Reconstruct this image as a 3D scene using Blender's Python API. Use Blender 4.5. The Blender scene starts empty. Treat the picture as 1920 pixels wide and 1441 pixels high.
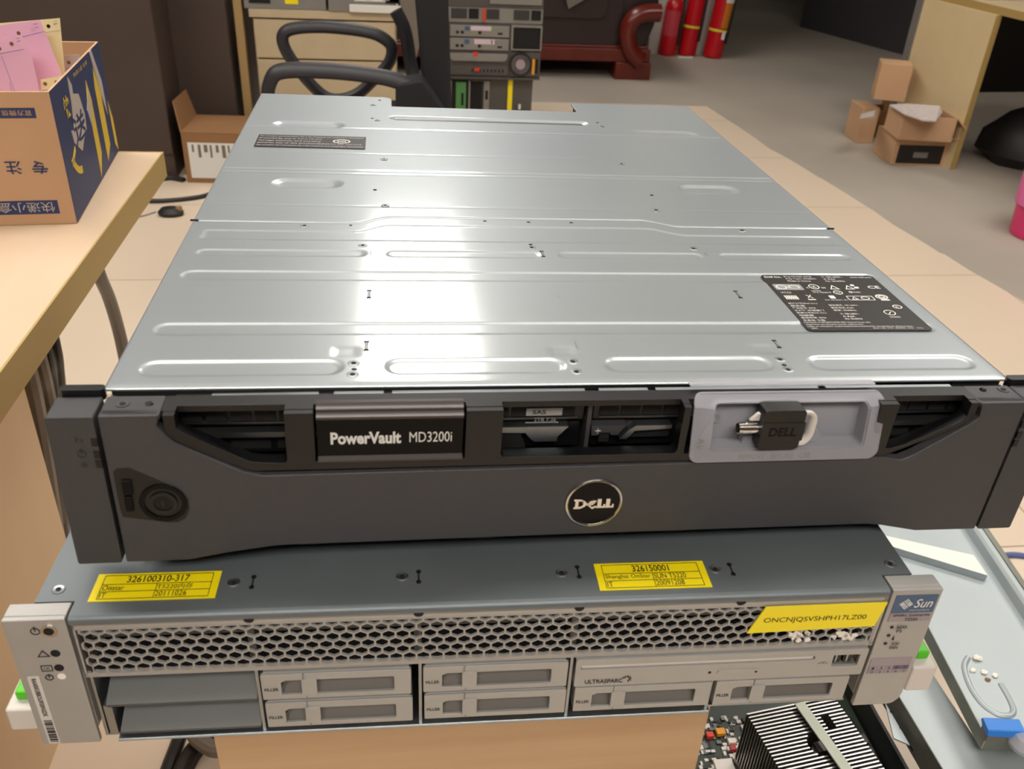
import bpy, bmesh, math, random
import numpy as np
from mathutils import Vector, Matrix, Euler, geometry
random.seed(7)
R = math.radians
scn = bpy.context.scene
COL = scn.collection
# ------------------------------------------------------------------ camera
F_PX = 1659.37
CAM = Vector((-.0891, -.3607, 1.1444))
CROT = Euler((1.0305, -.0468, -.1183), 'XYZ')
RM = CROT.to_matrix()
cd = bpy.data.cameras.new('camera'); cam = bpy.data.objects.new('camera', cd); COL.objects.link(cam)
cam.location = CAM; cam.rotation_euler = CROT
cd.sensor_width = 36; cd.lens = F_PX / 1920 * 36; cd.clip_start = .02; cd.clip_end = 60
cd.dof.use_dof = True; cd.dof.focus_distance = .66; cd.dof.aperture_fstop = 17
scn.camera = cam
scn.view_settings.view_transform = 'Standard'; scn.view_settings.look = 'None'
scn.view_settings.gamma = 1; scn.view_settings.use_curve_mapping = False
scn.view_settings.exposure = 0.22

def ray(u, v): return RM @ Vector(((u - 960) / F_PX, -(v - 720.5) / F_PX, -1))
def onz(u, v, z=0.):
    d = ray(u, v); return CAM + d * ((z - CAM.z) / d.z)
def ony(u, v, y):
    d = ray(u, v); return CAM + d * ((y - CAM.y) / d.y)
def onx(u, v, x):
    d = ray(u, v); return CAM + d * ((x - CAM.x) / d.x)
# frames measured for the two machines
def frame(loc, rot): return Matrix.Translation(loc) @ rot.to_4x4()
SUN = frame(Vector((-.0448, -.0543, .836)), Euler((0, 0, -.0243)).to_matrix())
DELL = frame(Vector((0, 0, .8379)), Euler((-.0062, .0118, 0)).to_matrix())
BEZ = DELL @ frame(Vector((0, -.0239, .0057)), Euler((0, .0072, .0123)).to_matrix())
def loc_on(Fm, ax, val, u, v):
    I = Fm.inverted(); c = I @ CAM; d = I.to_3x3() @ ray(u, v)
    return c + d * ((val - c[ax]) / d[ax])
def sf(u, v, y=0.): return loc_on(SUN, 1, y, u, v)
def st(u, v): return loc_on(SUN, 2, 0., u, v)
LZ = .0871
def dl(u, v): return loc_on(DELL, 2, LZ, u, v)
def bf(u, v, y=0.): return loc_on(BEZ, 1, y, u, v)
def bt(u, v, z=.0821): return loc_on(BEZ, 2, z, u, v)

# ------------------------------------------------------------------ materials
def lin(h):
    h = h.lstrip('#'); r = []
    for i in (0, 2, 4):
        c = int(h[i:i+2], 16) / 255
        r.append(c / 12.92 if c <= .04045 else ((c + .055) / 1.055) ** 2.4)
    return (*r, 1)
def mat(name, c, rough=.5, metal=0., var=0., vscale=20., rvar=0., bump=0., bscale=200., stretch=None, c2=None, coat=0., trans=0., spec=None, emit=None, es=0., alpha=None, ior=None, detail=4.):
    m = bpy.data.materials.new(name); m.use_nodes = True
    nt = m.node_tree; b = nt.nodes['Principled BSDF']; L = nt.links
    b.inputs['Base Color'].default_value = lin(c); b.inputs['Roughness'].default_value = rough; b.inputs['Metallic'].default_value = metal
    if coat: b.inputs['Coat Weight'].default_value = coat; b.inputs['Coat Roughness'].default_value = .15
    if trans: b.inputs['Transmission Weight'].default_value = trans
    if ior: b.inputs['IOR'].default_value = ior
    if spec is not None: b.inputs['Specular IOR Level'].default_value = spec
    if alpha is not None: b.inputs['Alpha'].default_value = alpha
    if emit: b.inputs['Emission Color'].default_value = lin(emit); b.inputs['Emission Strength'].default_value = es
    tc = nt.nodes.new('ShaderNodeTexCoord'); mp = nt.nodes.new('ShaderNodeMapping'); L.new(tc.outputs['Object'], mp.inputs[0])
    if stretch: mp.inputs['Scale'].default_value = stretch
    if var or rvar or c2:
        n = nt.nodes.new('ShaderNodeTexNoise'); n.inputs['Scale'].default_value = vscale; n.inputs['Detail'].default_value = detail
        L.new(mp.outputs[0], n.inputs['Vector'])
        mx = nt.nodes.new('ShaderNodeMix'); mx.data_type = 'RGBA'
        a = lin(c)
        if c2: A, B = a, lin(c2)
        else:
            A = tuple(min(1, x * (1 - var)) for x in a[:3]) + (1,); B = tuple(min(1, x * (1 + var)) for x in a[:3]) + (1,)
        mx.inputs[6].default_value = A; mx.inputs[7].default_value = B
        cr = nt.nodes.new('ShaderNodeMapRange'); cr.inputs[1].default_value = .2; cr.inputs[2].default_value = .8
        L.new(n.outputs['Fac'], cr.inputs[0]); L.new(cr.outputs[0], mx.inputs[0]); L.new(mx.outputs[2], b.inputs['Base Color'])
        if rvar:
            r2 = nt.nodes.new('ShaderNodeMapRange'); r2.inputs[3].default_value = max(0.02, rough - rvar); r2.inputs[4].default_value = min(1, rough + rvar)
            L.new(cr.outputs[0], r2.inputs[0]); L.new(r2.outputs[0], b.inputs['Roughness'])
    if bump:
        n2 = nt.nodes.new('ShaderNodeTexNoise'); n2.inputs['Scale'].default_value = bscale; n2.inputs['Detail'].default_value = 2
        L.new(mp.outputs[0], n2.inputs['Vector'])
        bp = nt.nodes.new('ShaderNodeBump'); bp.inputs['Strength'].default_value = bump; bp.inputs['Distance'].default_value = .0005
        L.new(n2.outputs['Fac'], bp.inputs['Height']); L.new(bp.outputs[0], b.inputs['Normal'])
    return m
M = {}
M['lid'] = mat('galvanised_lid', '#b4bcc0', .40, .60, .02, 5, .02)
_n = M['lid'].node_tree; _g = _n.nodes.new('ShaderNodeBsdfAnisotropic'); _g.inputs['Roughness'].default_value = .12; _g.inputs['Color'].default_value = lin('#d8d8d6')
_x = _n.nodes.new('ShaderNodeMixShader'); _x.inputs[0].default_value = .28
_n.links.new(_n.nodes['Principled BSDF'].outputs[0], _x.inputs[1]); _n.links.new(_g.outputs[0], _x.inputs[2]); _n.links.new(_x.outputs[0], _n.nodes['Material Output'].inputs[0])
M['lid2'] = mat('galvanised_steel_dark', '#70777a', .50, .5, .12, 10, .06, .05, 700)
M['shelf'] = mat('bay_shelf_steel', '#5b5b59', .55, .4, .06, 20)
M['steel'] = mat('zinc_steel', '#a3a8aa', .42, 1, .08, 30, .05)
M['steeldk'] = mat('dull_steel', '#6a6b6b', .5, 1, .1, 30)
M['hole'] = mat('dark_hole', '#0b0909', .8)
M['bez'] = mat('bezel_grey_plastic', '#464547', .45, .15, .04, 200, 0, .25, 2600, spec=.3)
M['bezend'] = mat('bezel_end_plastic', '#3d3d3f', .5, .1, .04, 200, 0, .25, 2600)
M['bezblk'] = mat('bezel_black_plastic', '#0d0d0f', .38, .0, 0, 20, 0, .25, 2600)
M['gloss'] = mat('gloss_black', '#050506', .15, spec=.15)
M['dark'] = mat('dark_plastic', '#0b0b0c', .42)
M['chrome'] = mat('chrome', '#d8d6d2', .16, 1)
M['roll'] = mat('pewter_roll', '#4b4745', .35, .5)
M['white'] = mat('white_print', '#d8d6d0', .5)
M['greyprint'] = mat('grey_print', '#8f8f8e', .5)
M['darkprint'] = mat('dark_print', '#2a2624', .6)
M['labelblk'] = mat('black_label', '#201d1c', .45)
M['sunface'] = mat('champagne_plastic', '#aaa8a4', .42, .35, .03, 60, 0, .12, 2000)
M['sunface2'] = mat('champagne_side', '#a29c92', .45, .3, .03, 60, 0, .12, 2000)
M['pocket'] = mat('filler_pocket', '#6d6861', .5, .1)
M['yellow'] = mat('yellow_label', '#f2dc0a', .45, 0, .03, 60)
M['yellow2'] = mat('yellow_tape', '#f4de1c', .5)
M['ink'] = mat('black_ink', '#241c05', .6)
M['blue'] = mat('label_blue', '#3c5877', .35)
M['lilac'] = mat('map_label', '#978b90', .4)
M['lilac2'] = mat('map_label_dark', '#5d546c', .4)
M['green'] = mat('green_button', '#4fc00f', .4)
M['latch'] = mat('latch_grey_plastic', '#cfc8c0', .45)
def wood(name, c, c2, stretch, rough=.45, vscale=3., coat=.0):
    return mat(name, c, rough, 0, 0, vscale, .04, 0, 200, stretch, c2, coat, detail=6)
M['ped'] = wood('pedestal_beech', '#c39d74', '#d2b088', (1.2, 6, 22), .38, 2.2)
M['desk'] = wood('desk_maple', '#cdb396', '#d6bea3', (9, 1.5, 5), .4)
M['deskedge'] = wood('desk_edge_band', '#a98f55', '#b59b60', (3, 1, 3), .5)
M['deskside'] = wood('desk_side_panel', '#d8bb94', '#e0c59f', (4, 4, 1), .5)
M['rdesk'] = wood('right_desk_panel', '#cbb78c', '#d4c097', (3, 3, 3), .55)
M['rdeskedge'] = mat('right_desk_edge', '#a98d54', .5)
M['drawer'] = wood('drawer_maple', '#b3a182', '#beac8d', (3, 3, 3), .5)
M['post'] = mat('tan_board', '#a08455', .6)
M['wardrobe'] = mat('dark_brown_board', '#43362f', .55, 0, .08, 5)
M['kraft'] = mat('kraft_board', '#c29b77', .75, 0, .06, 8)
M['kraftdk'] = mat('kraft_board_dark', '#8c6540', .8, 0, .08, 8)
M['kraftin'] = mat('kraft_inside', '#a98558', .8)
M['navy'] = mat('navy_print', '#26355f', .55)
M['pyellow'] = mat('yellow_print', '#d9b93b', .55)
M['pgrey'] = mat('grey_torn_print', '#b5aaa2', .7)
M['pinkp'] = mat('pink_paper', '#f2bcd6', .8)
M['yelp'] = mat('yellow_paper', '#f3e7ae', .8)
M['lilp'] = mat('lilac_paper', '#c9b6bd', .8)
M['news'] = mat('newsprint', '#c4bab6', .8, 0, .15, 60)
M['bluep'] = mat('blue_ink', '#8c86b8', .8)
M['cable'] = mat('black_cable', '#1d1a19', .5)
M['cableg'] = mat('grey_cable', '#6f675e', .45)
M['cableb'] = mat('blue_cable', '#5a6498', .5)
M['blackpl'] = mat('chair_plastic', '#28262a', .5)
M['mesh'] = mat('chair_mesh', '#151518', .8)
M['grille'] = mat('dark_grille', '#3a3837', .6)
M['unit'] = mat('rack_unit_steel', '#8d8a86', .45, .5, .08, 20)
M['unitdk'] = mat('rack_unit_dark', '#55514e', .55, .3)
M['leather'] = mat('brown_leather', '#2c1d1f', .35, 0, .1, 6)
M['redwood'] = mat('red_lacquer_wood', '#5f1d12', .25, 0, .15, 10)
M['extred'] = mat('extinguisher_red', '#b8101c', .3)
M['extlab'] = mat('faded_label', '#b83a44', .5)
M['extor'] = mat('orange_label', '#c9751c', .5)
M['ribbon'] = mat('yellow_ribbon', '#d8cf3a', .5)
M['pcb'] = mat('green_pcb', '#1d2a1e', .4, 0, .25, 90)
M['alu'] = mat('aluminium_fin', '#b9b5b2', .35, 1)
M['aludk'] = mat('aluminium_side', '#6b6461', .45, 1)
M['cover'] = mat('cover_galvanised', '#aab3b5', .5, .35, .05, 12, .04)
M['coverrim'] = mat('cover_rim', '#85877e', .6, .7, .2, 25)
M['strap'] = mat('strap_metal', '#a4a89a', .5, .4, .1, 60)
M['bluepl'] = mat('blue_plastic', '#2f7bd0', .4)
M['foam'] = mat('white_crumb', '#efe6da', .8)
M['orange'] = mat('orange_comp', '#e09a25', .5)
M['red'] = mat('red_comp', '#cc3b26', .5)
M['pinkbin'] = mat('pink_plastic', '#d8336f', .4)
M['pinkbag'] = mat('pink_bag', '#e26ba6', .4)
M['wallw'] = mat('white_plaster', '#b9b2aa', .8)
M['walldk'] = mat('dark_wall', '#3a363b', .8, 0, .1, 2)
M['wallwarm'] = mat('warm_wall', '#8a8884', .85)
M['ceil'] = mat('ceiling_paint', '#c9c4ba', .9)
M['lamp'] = mat('lamp_diffuser', '#ffffff', .5, emit='#fffaf3', es=9)
M['lamp2'] = mat('lamp_diffuser_soft', '#ffffff', .5, emit='#fffaf3', es=8.5)
M['lampfill'] = mat('lamp_diffuser_fill', '#ffffff', .5, emit='#fffaf3', es=13)  # glow of the added frontal fill lamp
M['lampf'] = mat('lamp_frame', '#d0d0cc', .5)
M['tray'] = mat('frosted_plastic', '#d3d3da', .32, 0, 0, 20, 0, .1, 400, trans=.55, ior=1.2, alpha=.66)
M['concrete'] = mat('concrete_floor', '#a59c90', .7, 0, .14, 1.6, .1, .2, 60, detail=8)

# tile floor with joints
m = bpy.data.materials.new('beige_tiles'); m.use_nodes = True; nt = m.node_tree; b = nt.nodes['Principled BSDF']
tc = nt.nodes.new('ShaderNodeTexCoord'); mp = nt.nodes.new('ShaderNodeMapping'); mp.inputs['Rotation'].default_value[2] = R(0.0)
mp.inputs['Location'].default_value = (.10, .455, 0)
br = nt.nodes.new('ShaderNodeTexBrick'); br.offset = 0; br.squash = 1
br.inputs['Scale'].default_value = 1; br.inputs['Brick Width'].default_value = .655; br.inputs['Row Height'].default_value = .655
br.inputs['Mortar Size'].default_value = .0028; br.inputs['Mortar Smooth'].default_value = .4
br.inputs['Color1'].default_value = lin('#dccab4'); br.inputs['Color2'].default_value = lin('#d8c5af'); br.inputs['Mortar'].default_value = lin('#a2917d')
nt.links.new(tc.outputs['Object'], mp.inputs[0]); nt.links.new(mp.outputs[0], br.inputs[0]); nt.links.new(br.outputs[0], b.inputs['Base Color'])
b.inputs['Roughness'].default_value = .38
M['tile'] = m

# ------------------------------------------------------------------ mesh builder
_tc = {}
def textgeo(s, bold=0., shear=0.):
    k = (s, bold, shear)
    if k in _tc: return _tc[k]
    c = bpy.data.curves.new('t', 'FONT'); c.body = s; c.size = 1; c.offset = bold; c.shear = shear; c.resolution_u = 3; c.fill_mode = 'FRONT'
    o = bpy.data.objects.new('t', c); COL.objects.link(o)
    dg = bpy.context.evaluated_depsgraph_get(); me = bpy.data.meshes.new_from_object(o.evaluated_get(dg))
    V = [(v.co.x, v.co.y) for v in me.vertices]; Fc = [tuple(p.vertices) for p in me.polygons]
    bpy.data.objects.remove(o); bpy.data.curves.remove(c); bpy.data.meshes.remove(me)
    _tc[k] = (V, Fc); return _tc[k]
def circ(cx, cy, r, n=24, ry=None, a0=0):
    ry = ry or r
    return [(cx + r * math.cos(a0 + 2 * math.pi * i / n), cy + ry * math.sin(a0 + 2 * math.pi * i / n)) for i in range(n)]
def rrect(x0, y0, x1, y1, r, n=4):
    P = []
    for cx, cy, a in ((x1 - r, y1 - r, 0), (x0 + r, y1 - r, 90), (x0 + r, y0 + r, 180), (x1 - r, y0 + r, 270)):
        for i in range(n + 1):
            t = R(a + 90 * i / n); P.append((cx + r * math.cos(t), cy + r * math.sin(t)))
    return P
class MB:
    def __init__(s, T=None): s.v = []; s.f = []; s.m = []; s.T = T
    def add(s, V, Fc, mi=0, T=None):
        n = len(s.v)
        for p in V:
            p = Vector(p)
            if T is not None: p = T @ p
            if s.T is not None: p = s.T @ p
            s.v.append(p)
        for f in Fc: s.f.append(tuple(i + n for i in f)); s.m.append(mi)
        return s
    def box(s, x0, x1, y0, y1, z0, z1, mi=0, T=None):
        V = [(x, y, z) for z in (z0, z1) for y in (y0, y1) for x in (x0, x1)]
        return s.add(V, [(0, 2, 3, 1), (4, 5, 7, 6), (0, 1, 5, 4), (2, 6, 7, 3), (0, 4, 6, 2), (1, 3, 7, 5)], mi, T)
    def hexa(s, B, Tt, mi=0):   # 4 bottom + 4 top corners
        return s.add(list(B) + list(Tt), [(3, 2, 1, 0), (4, 5, 6, 7), (0, 1, 5, 4), (1, 2, 6, 5), (2, 3, 7, 6), (3, 0, 4, 7)], mi)
    def prism(s, loops, d0, d1, ax='z', mi=0, T=None, side=None):
        if isinstance(loops[0][0], (int, float)): loops = [loops]
        mk = {'z': lambda a, b, d: (a, b, d), 'y': lambda a, b, d: (a, d, b), 'x': lambda a, b, d: (d, a, b)}[ax]
        P = [p for l in loops for p in l]
        tri = geometry.tessellate_polygon([[Vector((a, b, 0)) for a, b in l] for l in loops])
        n = len(P); V = [mk(a, b, d0) for a, b in P]
        Fc = [tuple(t) for t in tri]
        if d1 is not None and d1 != d0:
            V += [mk(a, b, d1) for a, b in P]
            Fc += [tuple(i + n for i in reversed(t)) for t in tri]
            k = 0; S = []
            for l in loops:
                for i in range(len(l)):
                    a = k + i; b2 = k + (i + 1) % len(l); S.append((a, b2, b2 + n, a + n))
                k += len(l)
            s.add(V, Fc, mi, T); base = len(s.v) - len(V)
            for q in S: s.f.append(tuple(i + base for i in q)); s.m.append(mi if side is None else side)
            return s
        return s.add(V, Fc, mi, T)
    def cyl(s, p0, p1, r, n=20, mi=0, r2=None, cap=True):
        p0 = Vector(p0); p1 = Vector(p1); d = (p1 - p0).normalized(); r2 = r if r2 is None else r2
        a = d.orthogonal().normalized(); b2 = d.cross(a)
        V = []
        for p, rr in ((p0, r), (p1, r2)):
            for i in range(n):
                t = 2 * math.pi * i / n; V.append(p + (a * math.cos(t) + b2 * math.sin(t)) * rr)
        Fc = [(i, (i + 1) % n, (i + 1) % n + n, i + n) for i in range(n)]
        if cap: Fc += [tuple(range(n))[::-1], tuple(range(n, 2 * n))]
        return s.add(V, Fc, mi)
    def lathe(s, prof, n=24, mi=0, T=None, c=(0, 0, 0)):
        V = []
        for r, z in prof:
            for i in range(n):
                t = 2 * math.pi * i / n; V.append((c[0] + r * math.cos(t), c[1] + r * math.sin(t), c[2] + z))
        Fc = []
        for k in range(len(prof) - 1):
            for i in range(n): Fc.append((k * n + i, k * n + (i + 1) % n, (k + 1) * n + (i + 1) % n, (k + 1) * n + i))
        Fc += [tuple(range(n))[::-1], tuple(range((len(prof) - 1) * n, len(prof) * n))]
        return s.add(V, Fc, mi, T)
    def tube(s, pts, r, n=10, mi=0, sub=6, sx=1., closed=False):
        P = [Vector(p) for p in pts]
        if sub > 1:
            Q = []; N = len(P)
            rng = range(N) if closed else range(N - 1)
            for i in rng:
                a, b2, c, d = (P[(i - 1) % N], P[i], P[(i + 1) % N], P[(i + 2) % N]) if closed else (P[max(i - 1, 0)], P[i], P[i + 1], P[min(i + 2, N - 1)])
                for k in range(sub):
                    t = k / sub
                    Q.append(.5 * ((2 * b2) + (-a + c) * t + (2 * a - 5 * b2 + 4 * c - d) * t * t + (-a + 3 * b2 - 3 * c + d) * t ** 3))
            if not closed: Q.append(P[-1])
            P = Q
        N = len(P); V = []; up = None
        for i in range(N):
            d = (P[(i + 1) % N] - P[i - 1]) if closed else (P[min(i + 1, N - 1)] - P[max(i - 1, 0)])
            d.normalize()
            if up is None: up = d.orthogonal().normalized()
            up = (up - d * up.dot(d)).normalized(); w = d.cross(up)
            for k in range(n):
                t = 2 * math.pi * k / n; V.append(P[i] + up * math.cos(t) * r + w * math.sin(t) * r * sx)
        Fc = []
        for i in range(N if closed else N - 1):
            j = (i + 1) % N
            for k in range(n): Fc.append((i * n + k, i * n + (k + 1) % n, j * n + (k + 1) % n, j * n + k))
        if not closed: Fc += [tuple(range(n))[::-1], tuple(range((N - 1) * n, N * n))]
        return s.add(V, Fc, mi)
    def text(s, t, O, ex, ey, w=None, h=None, mi=0, al='l', bold=0., shear=0.):
        """flat lettering: O = lower-left corner (or centre), ex / ey unit axes of the surface"""
        V, Fc = textgeo(t, bold, shear)
        if not V: return s
        x0 = min(p[0] for p in V); x1 = max(p[0] for p in V); y0 = min(p[1] for p in V); y1 = max(p[1] for p in V)
        sx = (w / (x1 - x0)) if w else None; sy = (h / (y1 - y0)) if h else None
        sx = sx or sy; sy = sy or sx
        O = Vector(O); ex = Vector(ex).normalized(); ey = Vector(ey).normalized()
        ox = 0 if al == 'l' else -(x1 - x0) / 2 * sx; oy = 0 if al == 'l' else -(y1 - y0) / 2 * sy
        return s.add([O + ex * ((p[0] - x0) * sx + ox) + ey * ((p[1] - y0) * sy + oy) for p in V], Fc, mi)
    def build(s, name, mats, parent=None, bevel=0., seg=2, smooth=False, loc=None, rot=None, flip=True, ang=35):
        me = bpy.data.meshes.new(name); me.from_pydata([tuple(p) for p in s.v], [], s.f)
        if not isinstance(mats, (list, tuple)): mats = [mats]
        for k in mats: me.materials.append(M[k] if isinstance(k, str) else k)
        me.polygons.foreach_set('material_index', s.m)
        if flip:
            bm = bmesh.new(); bm.from_mesh(me); bmesh.ops.recalc_face_normals(bm, faces=bm.faces); bm.to_mesh(me); bm.free()
        if smooth or bevel:
            me.polygons.foreach_set('use_smooth', [True] * len(me.polygons)); me.set_sharp_from_angle(angle=R(ang))
        me.update()
        o = bpy.data.objects.new(name, me); COL.objects.link(o)
        if parent: o.parent = parent
        if loc is not None: o.location = loc
        if rot is not None: o.rotation_euler = rot
        if bevel:
            bv = o.modifiers.new('bevel', 'BEVEL'); bv.width = bevel; bv.segments = seg; bv.limit_method = 'ANGLE'; bv.angle_limit = R(40); bv.use_clamp_overlap = True
            bv.harden_normals = True
        return o
def tag(o, label=None, cat=None, group=None, kind=None):
    if label: o['label'] = label
    if cat: o['category'] = cat
    if group: o['group'] = group
    if kind: o['kind'] = kind
    return o
def empty(name, Fm=None, loc=None, rz=0., **k):
    o = bpy.data.objects.new(name, None); COL.objects.link(o); o.empty_display_size = .05
    if Fm is not None: o.matrix_world = Fm
    if loc is not None: o.location = loc; o.rotation_euler = (0, 0, rz)
    return tag(o, **k)
def cp(o, parent, loc=None, rot=None):
    c = o.copy(); COL.objects.link(c); c.parent = parent
    if loc is not None: c.location = loc
    if rot is not None: c.rotation_euler = rot
    return c
def copy_tree(o, parent=None, loc=None, rot=None):
    c = cp(o, parent, loc, rot)
    for ch in [x for x in bpy.data.objects if x.parent == o]: copy_tree(ch, c)
    return c
X, Y, Z = Vector((1, 0, 0)), Vector((0, 1, 0)), Vector((0, 0, 1))
def struct(o): o['kind'] = 'structure'; return o

# ================================================================== SETTING
struct(MB().box(-4.5, 7, -3, 11, -.05, 0).build('floor', 'concrete'))
# tiled part of the floor, its broken edge following the concrete
edge = [(1.98, -2.9), (1.97, -1.5), (1.95, 0.), (1.925, 1.2), (1.885, 1.85), (1.874, 1.96), (1.852, 2.1), (1.8346, 2.2), (1.823, 2.34), (1.812, 2.36), (1.806, 2.44), (1.79, 2.55), (1.778, 2.635), (1.774, 2.78), (1.752, 3.0), (1.732, 3.18), (1.726, 3.20), (1.708, 3.37), (1.69, 3.5), (1.664, 3.63), (1.66, 3.8), (1.648, 4.0), (1.63, 4.2), (1.61, 4.42)]
edge += [(1.2, 4.44), (.7, 4.445), (.2, 4.44), (-4.45, 4.42), (-4.45, -2.9)]
struct(MB().prism(edge, 0, .006).build('floor', 'tile'))
struct(MB().box(-4.6, -4.5, -3, 11, 0, 3.05).build('wall_left', 'wallwarm'))
struct(MB().box(7, 7.1, -3, 11, 0, 3.05).build('wall_right', 'walldk'))
struct(MB().box(-4.6, 7.1, 11, 11.1, 0, 3.05).build('wall_back', 'walldk'))
struct(MB().box(-4.6, 7.1, -3.1, -3, 0, 3.05).build('wall_front', 'walldk'))
struct(MB().box(-4.6, 7.1, -3.1, 11.1, 3.05, 3.15).build('ceiling', 'ceil'))
# pale pillar behind the extinguishers
struct(MB().box(1.66, 2.19, 5.93, 6.5, 0, 3.05).build('wall_pillar', 'wallw'))
# dark partition running to the right, behind the right desk
a = onz(1500, 50); b_ = onz(1700, 105)
d = (b_ - a).normalized(); nrm = Vector((-d.y, d.x, 0)); e = b_ + d * 2.5
if nrm.y < 0: nrm = -nrm
q = [a, e, e + nrm * .1, a + nrm * .1]
struct(MB().hexa([(p.x, p.y, 0) for p in q], [(p.x, p.y, 3.05) for p in q]).build('wall_partition', 'walldk'))

def lamp(x0, x1, y0, y1, lab, m='lamp'):
    r = empty('ceiling_lamp', loc=((x0 + x1) / 2, (y0 + y1) / 2, 3.05), label=lab, cat='ceiling lamp')
    w = (x1 - x0) / 2; h = (y1 - y0) / 2
    MB().prism([rrect(-w - .02, -h - .02, w + .02, h + .02, .01), rrect(-w, -h, w, h, .005)], -.07, 0).build('frame', 'lampf', r)
    MB().box(-w, w, -h, h, -.055, -.045).build('diffuser', m, r)
lamp(-.22, .36, 3.3, 5.8, 'long bright ceiling lamp mirrored in the grey steel lid')
lamp(-1.0, .9, .5, 1.2, 'oblong ceiling lamp above the two stacked machines', 'lamp2')
lamp(-1.3, 1.1, -2.3, -1.5, 'added oblong fill lamp on the ceiling behind the photographer', 'lampfill')  # unseen lamp added as frontal fill on the machine fronts
lamp(-2.5, -1.3, .9, 2.1, 'added square fill lamp above the left side of the room', 'lamp2')  # unseen lamp added to brighten the background, clear of the lid reflection
lamp(1.6, 2.8, 1.2, 2.4, 'added square fill lamp above the beige tile floor on the right', 'lamp2')  # unseen fill added for general room light, outside the lid's mirror range

# ================================================================== STORAGE ARRAY (upper machine)
DA = empty('storage_array', DELL, label='dark grey storage array with steel lid and black fronted bezel, lying on the silver server', cat='storage array')
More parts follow.
